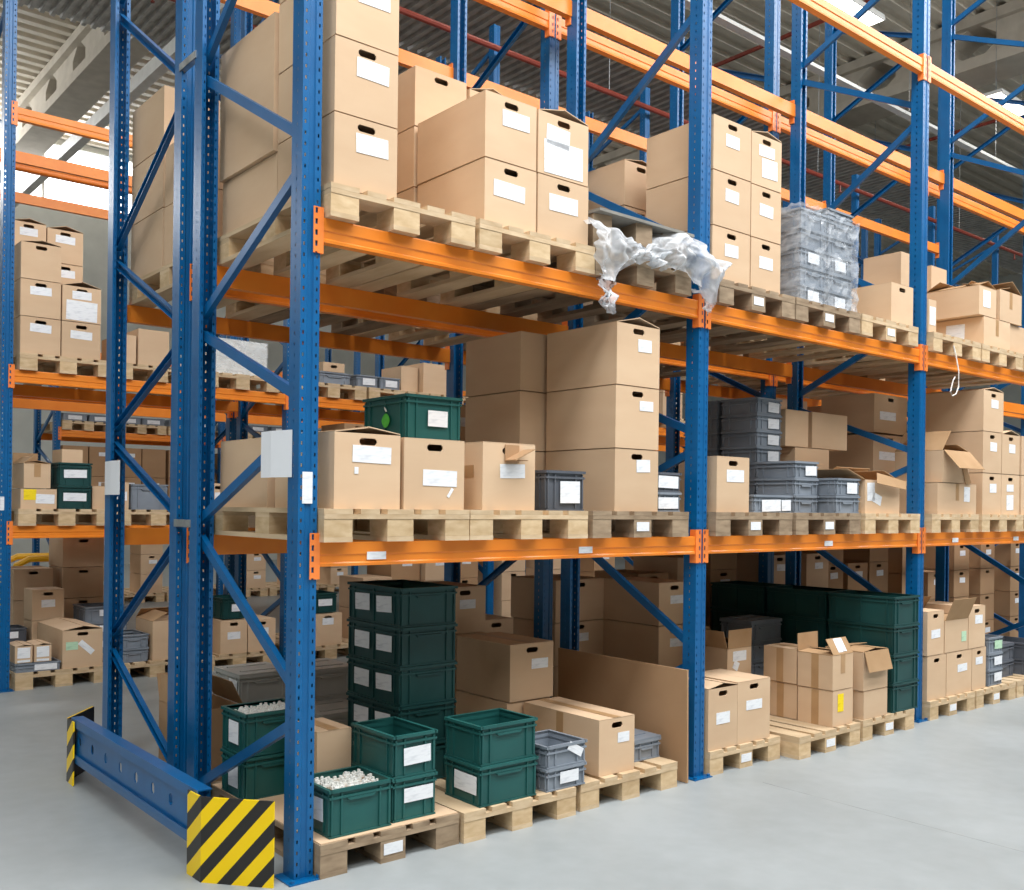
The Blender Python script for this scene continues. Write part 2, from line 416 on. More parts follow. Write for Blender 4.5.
N_OUT = (.72, 2.0, 3.12, 4.65, 5.9, 7.05); N_IN = (.1, 1.465, 2.51, 3.82, 5.3, 6.5)
def frame(x, y, label, turned=False, H=UH, braces=True, group='blue upright frames'):
    loc = (x+UW/2, y if not turned else y+FD, 0)
    t = thing('upright_frame', label, 'rack frame', loc, PI if turned else 0, group)
    for yy, r in ((0, 0), (FD, PI)):
        up = part('upright', ('upright', H), upright_mesh(H), 'blue_perf', t, (0, yy, 0), (0, 0, r))
        def fp(bm):
            bx(bm, -.085, .075, -.045, .11, 0, .006)
            for a, b in ((-.065, -.028), (.055, -.028)):
                prism(bm, [(a+.011*math.cos(k*PI/3), b+.011*math.sin(k*PI/3)) for k in range(6)], .006, .018)
        part('foot_plate', ('foot_plate',), fp, 'blue', up)
    if braces:
        seq = []
        for k in range(6):
            seq.append(((FD-.05, N_IN[k]+.05), (.05, N_OUT[k]-.05)))
            if k < 5: seq.append(((.05, N_OUT[k]+.05), (FD-.05, N_IN[k+1]-.05)))
        for k, (p, q) in enumerate(seq):
            if max(p[1], q[1]) > H-.05: continue
            def br(bm): 
                bar(bm, (0, *p), (0, *q), .046, .003)
                d = (Vector((0,)+q)-Vector((0,)+p)).normalized(); n = Vector((0, -d.z, d.y))
                for s in (-1, 1):
                    a = Vector((.0145, p[0], p[1]))+n*s*.0215; b = Vector((.0145, q[0], q[1]))+n*s*.0215
                    bar(bm, a, b, .003, .026)
            part('diagonal_brace', ('brace', k), br, 'blue', t, (-.012, 0, 0))
    return t

BL = P-UW
def beam(x, y, z, label, group, turned=False, L=BL, stickers=(), plates=True):
    """step beam: front face at y (turned: faces +y), top at z, from x to x+L"""
    t = thing('shelf_beam', label, 'rack beam', (x if not turned else x+L, y, z), PI if turned else 0, group)
    h = .105
    def rail(bm):
        prism(bm, [(0, 0), (.048, 0), (.048, -h), (.0, -h), (-.001, -h+.012), (.004, -h+.018), (.004, -h*.56), (-.001, -h*.5), (-.001, -.006)], .001, L-.001, 'x')
    rl = part('rail', ('rail', rr(L)), rail, 'orange', t)
    if plates:
        for px, s in ((0, -1), (L, 1)):
            def pl(bm, s=s):
                a, b = (-.036, 0) if s < 0 else (0, .036)
                bx(bm, a, b, -.0075, -.0035, -.158, .04)
                c, e = (-.0005, .012) if s < 0 else (-.012, .0005)
                bx(bm, c, e, -.0075, .04, -.158, .04)
            part('end_connector', ('end_connector', s), pl, 'orange_perf', t, (px, 0, 0))
    for u in stickers:
        part('paper_label', ('beam_label',), lambda bm: bx(bm, -.05, .05, -.001, 0, -.08, -.045), 'paper', rl, (u, -.0002, 0))
    return t

BAY = ('end bay', 'second bay', 'third bay', 'fourth bay', 'fifth bay', 'sixth bay', 'seventh bay')
ORD = ('first', 'second', 'third', 'fourth', 'fifth', 'sixth', 'seventh', 'eighth', 'ninth', 'tenth', 'eleventh', 'twelfth')
LVL = ('lower orange beam', 'upper orange beam', 'topmost orange beam')
LV = ('lower shelf', 'upper shelf', 'topmost shelf')
for k in range(5):
    frame(k*P, 0, f'blue perforated upright frame of the front rack, {ORD[k]} from the striped barrier', group='blue upright frames of the front rack')
    frame(k*P, Y_B, f'blue perforated upright frame standing behind the {ORD[k]} frame of the front rack', True, group='blue upright frames of the second rack')
for k in range(4):
    for l, h in enumerate(H_A):
        st = {(0, 0): (.3, 1.6), (2, 0): (.5, 1.6), (1, 0): (1.3,)}.get((k, l), ())
        beam(k*P+UW, 0, h, f'{LVL[l]} along the aisle side of the front rack, {BAY[k]}', 'orange beams of the front rack', stickers=st)
        beam(k*P+UW, FD, h, f'{LVL[l]} along the inner side of the front rack, {BAY[k]}', 'orange beams of the front rack', True)
        beam(k*P+UW, Y_B, h, f'{LVL[l]} along the inner side of the second rack, {BAY[k]}', 'orange beams of the second rack')
        beam(k*P+UW, Y_B+FD, h, f'{LVL[l]} along the rear aisle side of the second rack, {BAY[k]}', 'orange beams of the second rack', True)
for k in range(0, 8):
    frame(k*P, Y_C, f'blue upright frame across the rear aisle, {ORD[k]} along its rack', group='blue upright frames across the rear aisle')
    frame(k*P, Y_D, f'blue upright frame back to back with the {ORD[k]} frame across the rear aisle', True, group='blue upright frames of the far rack')
for k in range(0, 6):
    for l, h in enumerate(H_C):
        beam(k*P+UW, Y_C, h, f'{LVL[l]} facing us across the rear aisle, {BAY[k]}', 'orange beams across the rear aisle')
        if l > 0 or k < 2: beam(k*P+UW, Y_C+FD, h, f'{LVL[l]} at the back of the rack across the rear aisle, {BAY[k]}', 'orange beams across the rear aisle', True)
        if l > 0 or k < 2: beam(k*P+UW, Y_D, h, f'{LVL[l]} on the near side of the far rack, {BAY[k]}', 'orange beams of the far rack')
        if l > 0 or k < 2: beam(k*P+UW, Y_D+FD, h, f'{LVL[l]} on the rear side of the far rack, {BAY[k]}', 'orange beams of the far rack', True)

# ------------------------------------------------------------------ setting
struct('floor', lambda bm: bx(bm, -14, 36, -14, 24, -.2, 0), 'floor')
struct('trim_1', lambda bm: bx(bm, 2.86, 2.868, -9, -.3, 0, .0006), 'joint')
def ribs(x0, x1, y0, y1, z, pitch, hgt, along):
    def f(bm):
        a, b = (y0, y1) if along == 'x' else (x0, x1)
        n = int((b-a)/pitch); pr = []
        for i in range(n):
            u = a+i*pitch
            pr += [(u, z+hgt), (u+pitch*.42, z+hgt), (u+pitch*.5, z), (u+pitch*.92, z)]
        up = [(p, q+.03) for p, q in pr][::-1]
        v0, v1 = (x0, x1) if along == 'x' else (y0, y1)
        mk = (lambda p, w: (w, p[0], p[1])) if along == 'x' else (lambda p, w: (p[0], w, p[1]))
        A = [bm.verts.new(mk(p, v0)) for p in pr]; B = [bm.verts.new(mk(p, v1)) for p in pr]
        for i in range(len(pr)-1): bm.faces.new((A[i], A[i+1], B[i+1], B[i]))
    return f
RZ = 10.5
struct('ceiling', ribs(-14, 36, -14, 22, RZ, .36, .08, 'x'), 'roof')
struct('wall_near', lambda bm: bx(bm, -14, 36, -14.3, -14, 0, 10.9), 'wall'); struct('wall_left', lambda bm: bx(bm, -14.3, -14, -14, 22.3, 0, 10.9), 'wall')
struct('wall_far', lambda bm: [bx(bm, -14, 36, 22, 22.3, 0, 8.85), bx(bm, -14, 36, 22, 22.3, 10.35, 10.9), bx(bm, -14, -13, 22, 22.3, 8.85, 10.35), bx(bm, 12, 36, 22, 22.3, 8.85, 10.35)] and None, 'wall')
struct('wall_right', lambda bm: bx(bm, 36, 36.3, -14, 22.3, 0, 10.9), 'wall')
w = struct('window_1', lambda bm: bx(bm, -13, 12, 22.1, 22.12, 8.85, 10.35), 'day')
part('window_frame', ('window_frame',), lambda bm: [bx(bm, x, x+.06, 22.02, 22.1, 8.85, 10.35) for x in [-13+2.5*i for i in range(11)]] and None, 'white_metal', w)
def girder(x0, x1):
    def f(bm):
        zb = RZ-.95
        bx(bm, x0, x1, -14, 22, zb, zb+.2); bx(bm, x0, x1, -14, 22, RZ-.18, RZ)
        y = -14; wb0, wb1 = x0+.12, x1-.12
        while y < 22:
            bx(bm, wb0, wb1, y, min(y+1.1, 22), zb+.2, RZ-.18)
            y += 1.1
            if y >= 22: break
            # octagonal opening, .8 long
            L = .8; a, b = zb+.2, RZ-.18
            for p in ([(y, a), (y+.28, a), (y, a+.2)], [(y+L, a), (y+L, a+.2), (y+L-.28, a)], [(y, b), (y, b-.2), (y+.28, b)], [(y+L, b), (y+L-.28, b), (y+L, b-.2)]):
                prism(bm, p, wb0, wb1, 'x')
            y += L
    return f
struct('trim_2', girder(3.5, 4.15), 'concrete'); struct('trim_3', girder(15.6, 16.5), 'concrete'); struct('trim_4', girder(-8.5, -7.9), 'concrete')
struct('trim_5', lambda bm: [bx(bm, 3.07, 3.2, 6.8, 21.9, 7.81, 8.0), bx(bm, 3.06, 3.21, 6.8, 21.9, 7.78, 7.81)] and None, 'white_metal')
# corrugated steel decks above the far racks
struct('trim_6', ribs(3.4, 30, 5.4, 7.86, 8.0, .16, .05, 'y'), 'deck')
struct('trim_7', ribs(-6, 8, 8.6, 13.3, 9.45, .16, .05, 'y'), 'deck')
def pipe(name, pts, r, mat, label, cat): return solo(name, (name, label), lambda bm: tube(bm, pts, r), mat, label, cat)
def red(y, z, x0, x1, label, up, drops=True):
    t = thing('sprinkler_pipe', label, 'pipe', ((x0+x1)/2, y, z), 0, 'red sprinkler pipes'); L = (x1-x0)/2
    pr = part('pipe_run', ('pipe_run', rr(L)), lambda bm: tube(bm, [(-L, 0, 0), (L, 0, 0)], .035), 'red', t)
    for q in range(6): part('hanger', ('red_hanger', rr(up)), lambda bm: tube(bm, [(0, 0, .03), (0, 0, up)], .006, 5), 'steel', t, (-L+.3+q*(2*L-.6)/5, 0, 0))
    k = -L+.7
    while k < L and drops:
        part('sprinkler_head', ('sprinkler_head',), lambda bm: (tube(bm, [(0, 0, -.03), (0, 0, -.13)], .014, 6), tube(bm, [(0, 0, -.13), (0, 0, -.145)], .03, 8)) and None, 'red', pr, (k, 0, 0)); k += 3.2
red(5.13, 6.9, 2.0, 26, 'long red sprinkler pipe under the dark corrugated steel deck', 3.5)
red(10.6, 9.0, -4, 7.5, 'red sprinkler pipe in front of the corrugated deck above the end frame', .46)
for i, (x, lab) in enumerate(((11.1, 'rust red pipe running across the roof above the second bay, between strip lamps'), (16.9, 'rust red pipe running across the roof beyond the concrete girder'))):
    t = thing('sprinkler_pipe', lab, 'pipe', (x, 4, 9.0), 0, 'red sprinkler pipes')
    part('pipe_run', ('cross_run',), lambda bm: tube(bm, [(0, -8, 0), (0, 12, 0)], .035), 'red', t)
    for k in range(6): part('hanger', ('pipe_hanger',), lambda bm: tube(bm, [(0, 0, .03), (0, 0, 1.5)], .006, 5), 'steel', t, (0, -7+3.4*k, 0))
t = thing('cable_tray', 'long white cable tray hanging across the roof of the rear aisle', 'cable tray', (18, 4.45, 8.0))
part('tray_rail', ('tray_rail',), lambda bm: bx(bm, -12, 12, -.06, .06, 0, .05), 'white_metal', t)
for i in range(8): part('hanger', ('hanger',), lambda bm: tube(bm, [(0, 0, .05), (0, 0, 2.5)], .006, 5), 'steel', t, (-11+i*3.1, 0, 0))
for i, x in enumerate((5.6, 10.5, 15.6, 20.8)):
    t = thing('ceiling_light', f'white strip lamp hanging over the rear aisle, {ORD[i]} along the row from the end frame', 'lamp', (x+.4, 4.1, 8.85), 0, 'strip lamps over the rear aisle')
    hs = part('housing', ('lamp_housing',), lambda bm: [bx(bm, -.62, .62, -.16, .16, .03, .09), bx(bm, -.62, .62, -.17, -.155, 0, .05), bx(bm, -.62, .62, .155, .17, 0, .05)] and None, 'white_metal', t)
    part('diffuser', ('lamp_diffuser',), lambda bm: bx(bm, -.6, .6, -.15, .15, 0, .03), 'lamp', hs)
    for s in (-.5, .5): part('hanger', ('lamp_hanger',), lambda bm: tube(bm, [(0, 0, .09), (0, 0, 1.7)], .006, 5), 'steel', t, (s, 0, 0))

# ------------------------------------------------------------------ barrier at the rack end
t = thing('rack_barrier', 'blue steel rack-end barrier rail between two black and yellow striped guards', 'barrier', (-.29, 1.2, 0))
def web(bm):
    n = 8; L = 1.82; s = L/n
    for i in range(n):
        # holed plates, made in x-z and turned to face -x
        k0 = len(bm.verts)
        holed_rect(bm, -L/2+i*s, -L/2+(i+1)*s, .165, .33, -L/2+(i+.5)*s, .252, .021, .027, 0, .006)
    bmesh.ops.rotate(bm, verts=bm.verts[:], matrix=Matrix.Rotation(-PI/2, 3, 'Z'))
    prism(bm, [(.0, .335), (-.014, .325), (-.014, .372), (.05, .372), (.05, .367), (-.009, .367), (-.009, .33), (.004, .34)], -L/2, L/2, 'y')
    prism(bm, [(.0, .165), (-.014, .175), (-.014, .15), (-.012, .125), (.05, .125), (.05, .13), (-.006, .13), (.004, .16)], -L/2, L/2, 'y')
part('rail', ('barrier_rail',), web, 'blue', t)
def guard(s):
    def f(bm):
        a = [(-.026, -.83), (-.02, -.965), (.19, -1.212)]
        b = [(x+.007, y+.006) for x, y in a]
        o = a+b[::-1]
        if s > 0: o = [(x, -y) for x, y in o]
        prism(bm, o, .0, .36)
    return f
part('corner_guard', ('corner_guard', -1), guard(-1), 'stripe', t, label='black and yellow striped guard plate at the front corner')
cg = part('corner_guard', ('corner_guard', 1), guard(1), 'stripe', t, label='black and yellow striped guard plate at the rear aisle corner')
part('guard_backing', ('guard_backing',), lambda bm: prism(bm, [(-.002, .968), (.196, 1.203), (.2, 1.199), (.0022, .964)], .001, .359), 'black', cg, label='black rubber backing behind the rear aisle guard plate')

for z_, nm in ((1.49, 'lower'), (3.9, 'upper')):
    solo('row_spacer', ('spacer',), lambda bm: [bx(bm, .0, .006, 1.16, 1.38, -.02, .02), bx(bm, .0, .03, 1.16, 1.38, -.02, -.016)] and None, 'steel', f'{nm} grey steel spacer tying the two racks together at the end frame', 'spacer', (-.0065, 0, z_))
# papers fixed to the uprights
solo('paper_sheet', ('sheet_near',), lambda bm: prism(bm, [(-.004, .055), (-.016, .12), (-.03, .2), (-.028, .30), (-.0265, .30), (-.0285, .2), (-.0145, .12), (-.0025, .055)], 1.712, 1.915), 'sheet', 'white paper sheet taped to the frame above the white upright sticker', 'paper')
solo('paper_sheet', ('sheet_far',), lambda bm: prism(bm, [(-.004, 2.53), (-.016, 2.45), (-.025, 2.35), (-.022, 2.2), (-.0205, 2.2), (-.0235, 2.35), (-.0145, 2.45), (-.0025, 2.53)], 1.64, 1.845), 'sheet', 'white paper sheet hanging on the upright at the rear aisle', 'paper')
solo('paper_sticker', ('stk',), lambda bm: bx(bm, .018, .066, -.002, -.0005, 1.6, 1.735), 'paper', 'small white sticker on the front of the upright nearest us', 'sticker')
solo('paper_sticker', ('stk2',), lambda bm: bx(bm, .002, .034, Y_C-.002, Y_C-.0005, 1.515, 1.63), 'paper', 'small white sticker on the upright across the rear aisle', 'sticker')

# ------------------------------------------------------------------ front rack, floor
Z0, Z1, Z2 = .145, H_A[0]+.145, H_A[1]+.145
GA = 'pallets on the floor under the front rack'
pallet(.1, -.05, 0, 'worn weathered pallet beside the foot of the upright by the striped guard', GA, w=.735, mat='wood_old', tag=True)
solo('cardboard_sheet', ('lin1',), lambda bm: bx(bm, .105, .83, -.04, 1.1, .1445, .1485), 'card', 'flat cardboard sheet lying on the worn pallet under the green crates', 'sheet')
pallet(.852, -.07, 0, 'pallet under the empty green crate and the light grey crates', GA, w=.725)
pallet(1.625, -.05, 0, 'pallet under the long carton with taped top', GA, w=.77)
pallet(2.72, -.03, 0, 'pallet under the two tall cartons with holes beside the second upright', GA, w=.7, tag=True)
pallet(3.48, -.13, 0, 'half empty pallet with bare deck boards in front of the taped parcels', GA, w=.72, tag=True)
pallet(4.27, -.11, 0, 'pallet under the drooping-flap box and the tall green crate stack', GA, w=.7, tag=True)
pallet(5.31, -.06, 0, 'pallet under the two-high cartons beside the third upright', GA, w=.72, tag=True)
pallet(6.06, -.06, 0, 'pallet under the three-high narrow grey crates', GA, w=.72, tag=True)
pallet(6.82, -.06, 0, 'pallet at the far end, under the wide dark grey crates', GA, w=.72)

GC = 'green crates on the floor'
zb = .1495
crate(.155, .483, -.02, .3, zb, .21, 'green crate of white fittings beside the upright foot, under an empty green crate', GC, papers=(), side=((.11, .05, .1, .1),))
def fittings(n, w, d, seed):
    def f(bm):
        r = random.Random(seed)
        for _ in range(n):
            x, y = r.uniform(-w/2, w/2), r.uniform(-d/2, d/2); s = r.uniform(.009, .014); a = r.uniform(0, PI)
            vs = []; z = r.uniform(0, .012)
            for (p0, p1, q0, q1, h) in ((-1, 1, -1, 1, .9), (-.5, .5, -.5, .5, 1.9)):
                vs += bx(bm, x+p0*s*.8, x+p1*s*.8, y+q0*s*.8, y+q1*s*.8, z, z+h*s)
    return f
o = solo('white_fittings', ('fit1',), fittings(120, .25, .2, 3), 'white_plastic', 'heap of small white plastic fittings filling the crate by the upright foot', 'fittings', (.325, .13, zb+.176), kind='stuff')
solo('fittings_tray', ('fit1b',), lambda bm: bx(bm, -.145, .145, -.125, .125, 0, .008), 'card', 'cardboard tray under the white fittings in the crate by the upright foot', 'tray', (.325, .13, zb+.167))
crate(.49, .738, -.005, .37, zb, .198, 'green crate with white label, lower of the two beside the white fittings', GC, papers=((.02, .05, .16, .065),))
crate(.488, .736, -.005, .37, zb+.2, .195, 'open empty green crate with white label on top of another, beside the white fittings', GC, papers=((.01, .06, .15, .08),))
crate(.952, 1.325, -.055, .3, Z0, .195, 'wide green crate with white label on its side, under the open empty one', GC, mat='green', side=((.12, .05, .18, .09),))
crate(.955, 1.321, -.05, .3, Z0+.197, .192, 'wide open empty green crate on the pallet beside light grey crates', GC)
crate(1.375, 1.66, -.06, .3, Z0, .115, 'light grey crate with white label, lower of two beside the wide green crates', 'grey crates on the floor', mat='grey', papers=((.02, .025, .13, .06),))
crate(1.375, 1.662, -.06, .3, Z0+.117, .115, 'open light grey crate with a crumpled label, upper of two beside wide green crates', 'grey crates on the floor', mat='grey', papers=((.06, .015, .11, .045, 'paper', .5),))
for i in range(5):
    sd = ((.16, .04, .13, .09), (.38, .045, .13, .09)) if i else ()
    crate(.838, 1.206, .48, .54, Z0+i*.205, .203, f'dark green crate with two white side labels, {ORD[i]} from the floor in the five-high stack', 'five-high dark green crate stack', mat='green_dark', side=((.16, .05, .15, .085), (.38, .05, .15, .09)))
carton(.3, .485, .36, .28, Z0+.005, .37, 'plain brown box wedged behind the crate of white fittings', 'cartons on the floor of the front rack', papers=(), hole=False, top='sealed')
for i in range(2):
    crate(.1, .44, .715, .28, Z0+i*.215, .21, ('green crate with white side label seen through the end frame, lower of two', 'green crate of white fittings seen through the end frame, on another green crate')[i], GC, side=((.13, .05, .11, .11),))
solo('white_fittings', ('fit2',), fittings(110, .28, .19, 5), 'white_plastic', 'heap of white plastic fittings in the green crate behind the end frame', 'fittings', (.27, .855, Z0+.39), kind='stuff')
solo('fittings_tray', ('fit2b',), lambda bm: bx(bm, -.15, .15, -.12, .12, 0, .008), 'card', 'cardboard tray under the white fittings behind the end frame', 'tray', (.27, .855, Z0+.381))
GF = 'cartons on the floor of the front rack'
carton(1.69, 2.03, .64, .5, Z0, .3, 'brown carton mostly hidden under the big labelled carton behind the green crates', GF, papers=(), top='closed', hole=False)
carton(1.7, 2.04, .63, .52, Z0+.31, .33, 'big brown carton with hand hole and label behind the wide green crates', GF, papers=((.06, .09, .13, .06),), top='sealed')
carton(1.80, 2.075, -.01, .63, Z0, .3, 'long brown carton with taped top and small label beside the light grey crates', GF, papers=((.05, .08, .09, .055),), top='sealed', kind_side_tape=True)
crate(2.16, 2.40, .08, .35, Z0, .115, 'flat grey crate beside the leaning cardboard sheet', 'grey crates on the floor', mat='grey', lid=True)
solo('cardboard_sheet', ('panel',), lambda bm: prism(bm, [(2.485, .004), (2.498, .004), (2.488, .66), (2.475, .66)], -.045, 1.06, 'y'), 'card_dark', 'large upright cardboard sheet standing beside the second upright', 'sheet')
for i in range(3):
    carton(3.29, 3.62, .9, .55, Z0+i*.31, .3, f'brown carton with hand hole deep behind the second upright, {ORD[i]} from the floor', GF, papers=((.04, .09, .17, .06),))
carton(2.715, 2.995, -.01, .4, Z0, .37, 'tall carton with hand hole beside the second upright, closer to the upright', GF, papers=((.0, .15, .13, .07),), top='tent')
carton(3.0, 3.33, -.01, .4, Z0, .38, 'tall carton with hand hole beside the second upright, next to the bare pallet', GF, papers=((.0, .12, .16, .06),), top='closed')
carton(3.55, 3.82, .5, .3, Z0, .48, 'open brown box with a standing flap and torn white label behind the tall cartons', GF, papers=((.0, .02, .15, .07), (-.04, .09, .06, .06, 'paper', .5)), hole=False, top='open', droop=(1.9, .4, 1.6, 2.2))
for i in range(4):
    crate(4.22, 4.62, .8, .3, Z0+i*.148, .146, f'grey crate with lid behind the taped parcels, {ORD[i]} from the floor', 'grey crates behind the taped parcels', mat='grey', lid=(i == 3))
GP = 'taped brown parcels on the bare pallet'
carton(3.905, 4.15, -.1, .27, Z0, .235, 'taped brown parcel with a yellow label, bottom front of the four parcels', GP, papers=((-.03, .02, .07, .12, 'paper_yellow', 0),), hole=False, top='sealed', kind_side_tape=True)
carton(3.9, 4.147, -.1, .27, Z0+.245, .235, 'brown parcel with raised flaps and white paper, top front of the four parcels', GP, papers=(), hole=False, top='open', kind_side_tape=True, strip=True, droop=(.08, .14, 1.05, 1.6))
solo('loose_label', ('loose',), lambda bm: bx(bm, -.05, .05, -.05, .05, 0, .0012), 'paper', 'white paper stuck on the raised flap of the top front parcel', 'paper', (4.03, -.07, Z0+.538), (1.05, 0, 0))
carton(3.915, 4.15, .185, .27, Z0, .238, 'plain taped brown parcel, bottom rear of the four parcels', GP, papers=(), hole=False, top='sealed', kind_side_tape=True)
carton(3.905, 4.145, .185, .27, Z0+.248, .235, 'plain taped brown parcel, top rear of the four parcels', GP, papers=(), hole=False, top='sealed', kind_side_tape=True)
carton(4.29, 4.6, -.1, .3, Z0, .19, 'low brown box under the box with a drooping flap by the green stack', GF, papers=(), hole=False, top='closed')
carton(4.28, 4.6, -.1, .3, Z0+.2, .27, 'brown box with a drooping front flap beside the tall green stack', GF, papers=(), hole=False, top='open', droop=(.12, .1, 4.45, .15))
GT = 'tall dark green crate stacks by the third upright'
for j in range(3):
    for i in range(4):
        crate(4.665, 5.035, -.11+j*.56, .54, Z0+i*.2085, .206, f'plain dark green crate, {ORD[i]} from the floor in the {("front", "middle", "rear")[j]} stack by the third upright', GT, mat='green_dark')
GN = 'cartons beyond the third upright on the floor'
carton(5.31, 5.6, -.03, .4, Z0, .335, 'carton with hand hole next to the third upright, on the pallet', GN, papers=())
carton(5.61, 6.03, -.03, .4, Z0, .335, 'wide carton with hand hole and label, middle of three on the pallet', GN, papers=((.05, .1, .16, .06),))
carton(6.04, 6.28, -.03, .4, Z0, .335, 'narrow carton with label beside the narrow grey crates', GN, papers=((.0, .07, .12, .06),))
carton(5.3, 5.56, -.03, .4, Z0+.345, .335, 'carton with white label on top, next to the third upright', GN, papers=((.0, .14, .14, .065),))
carton(5.58, 5.96, -.03, .4, Z0+.345, .25, 'open carton with green label and raised flap on the wide carton', GN, papers=((.12, .1, .08, .08, 'paper_green'),), hole=False, top='open', droop=(.2, .2, 1.95, 1.0))
carton(5.97, 6.26, -.03, .4, Z0+.345, .335, 'tall carton with label on top of the narrow one', GN, papers=((.03, .07, .13, .07),))
for i in range(3):
    crate(6.33, 6.6, -.03, .3, Z0+i*.135, .133, f'narrow grey crate with white label beside cartons, {ORD[i]} from the floor', 'narrow grey crates beyond the cartons', mat='grey', papers=((.05, .03, .14, .07) + (('paper_green',) if i == 2 else ()),))
for i in range(2):
    crate(6.66, 7.12, .1, .35, Z0+i*.142, .14, f'wide dark grey crate behind the narrow ones, {ORD[i]} from the floor', 'wide grey crates at the far end', mat='grey_dark', lid=(i == 1))
    crate(6.5, 6.85, .5, .4, Z0+.0+i*.19, .188, f'grey crate in the rear behind the narrow ones, {ORD[i]} from the floor', 'wide grey crates at the far end', mat='grey', lid=(i == 1))
    crate(7.2, 7.6, .0, .4, Z0+i*.142, .14, f'dark grey crate at the far edge of the pallet row, {ORD[i]} from the floor', 'wide grey crates at the far end', mat='grey_dark')

# ------------------------------------------------------------------ front rack, lower shelf
GB = 'pallets on the lower shelf of the front rack'
for x, m, nm in ((.1, 'wood', 'two cartons beside the end upright'), (.885, 'wood', 'torn-flap carton and small grey crate'), (1.695, 'wood_old', 'three-high carton stack'), (2.72, 'wood_old', 'tall carton beside the second upright'), (3.535, 'wood_old', 'low light grey crates'), (4.36, 'wood', 'open box with torn flap'),
                 (5.31, 'wood', 'box with the torn side flap'), (6.145, 'wood', 'six-carton stack beyond the third upright'), (6.96, 'wood', 'cartons at the far end')):
    pallet(x, -.05, H_A[0]+.001, f'pallet on the lower orange beam under the {nm}', GB, w=.775 if x < 6.9 else .7, mat=m, tag=(1.6 < x < 4.2))
G1 = 'cartons on the lower shelf of the front rack'
H = .335
carton(.17, .51, -.0, .56, Z1, H, 'carton with half-raised top flap and wide label beside the end upright, lower shelf', G1, papers=((.02, .055, .2, .075), (-.06, .15, .02, .03)), top='tent')
carton(.53, .875, 0, .56, Z1, H-.01, 'carton with hand hole between the flap-raised carton and the torn-flap carton', G1, papers=((.03, .14, .195, .075), (.09, .22, .015, .05, 'paper', .6)))
carton(.15, .5, .6, .55, Z1, H, 'carton in the rear row behind the flap-raised carton, seen through the end frame', G1, papers=())
carton(.52, .87, .6, .55, Z1, H, 'carton in the rear row under the green crate with the round green sticker', G1, papers=())
gs = crate(.735, 1.08, .29, .42, Z1+H+.012, .225, 'green crate with round green sticker and white label on top of the cartons', 'green crates on the lower shelf', mat='green', papers=((.02, .075, .12, .08),))
part('sticker', ('apple',), lambda bm: prism(bm, [(.0+.036*math.cos(a*PI/8)*(1+.08*math.cos(a*PI/2)), .036*math.sin(a*PI/8)) for a in range(16)], -.001, 0, 'x'), 'apple', gs, (-.1735+.0018, -.02, .1), label='round green sticker')
part('sticker', ('apple2',), lambda bm: prism(bm, [(-.012, .045), (.0, .062), (.016, .072), (.012, .056), (.0, .045)], -.001, 0, 'x'), 'white_plastic', gs, (-.1735+.0018, -.02, .1), label='white leaf-shaped sticker')
tc1 = carton(.99, 1.326, .0, .5, Z1, H-.005, 'carton with torn-out flap hanging over its label, lower shelf', G1, papers=((.02, .1, .16, .07),), hole=True, side=((.12, .11, .1, .06, 'tape'),))
part('torn_flap', ('torn',), lambda bm: [bx(bm, -.045, .045, -.005, 0, -.01, .08), prism(bm, [(-.035, 0), (-.035, -.005), (.04, -.075), (.05, -.07)], .0, .004, 'z') and None, prism(bm, [(-.045, -.002), (.075, .055), (.072, .06), (-.047, .004)], -.09, .0, 'y')] and None, 'card_dark', tc1, (.012, -.253, .245))
crate(1.425, 1.705, .02, .33, Z1, .21, 'small dark grey crate with big white label beside the torn-flap carton', 'grey crates on the lower shelf', mat='grey_dark', papers=((.03, .055, .14, .115),))
for i in range(3):
    carton(1.908, 2.256, 0, .57, Z1+i*.349, .339, f'carton of the three-high front stack beside small white-labelled crates, {ORD[i]} from below', G1, papers=(((.05, .05, .11, .07), (.07, .07, .11, .055), (.05, .075, .11, .07))[i],), top='tent' if i == 2 else 'closed')
    carton(1.73, 2.075, .6, .53, Z1+i*.349, .339, f'carton of the stack behind the three-high front stack, {ORD[i]} from below', G1, papers=(), hole=False)
crate(2.28, 2.485, .02, .3, Z1, .112, 'small grey crate with white label beside the second upright, lower of two', 'grey crates on the lower shelf', mat='grey', papers=((-.01, .03, .17, .065),))
crate(2.28, 2.485, .02, .3, Z1+.114, .112, 'small grey crate with white label beside the second upright, upper of two', 'grey crates on the lower shelf', mat='grey_dark', papers=((-.01, .02, .17, .07),))
carton(2.78, 3.1, .0, .3, Z1, .335, 'tall carton with label right after the second upright on the lower shelf', G1, papers=((.02, .075, .17, .075),))
crate(3.14, 3.55, -.01, .32, Z1, .112, 'flat light grey crate with wide label beside the tall carton', 'grey crates on the lower shelf', mat='grey', papers=((-.02, .03, .2, .075), (.14, .03, .1, .07)))
for i in range(3):
    crate(3.735, 4.02, .1, .33, Z1+i*.117, .1155, f'light grey crate of the low middle column, {ORD[i]} from below', 'light grey crates on the lower shelf', mat='grey', papers=((.05, .03, .13, .065),) if i == 2 else ())
for i in range(2):
    crate(4.06, 4.365, -.01, .42, Z1+i*.122, .1205, f'light grey crate of the two-high pair beside the open box, {("lower", "upper")[i]}', 'light grey crates on the lower shelf', mat='grey', papers=((.05, .03, .13, .075),) if i == 1 else ())
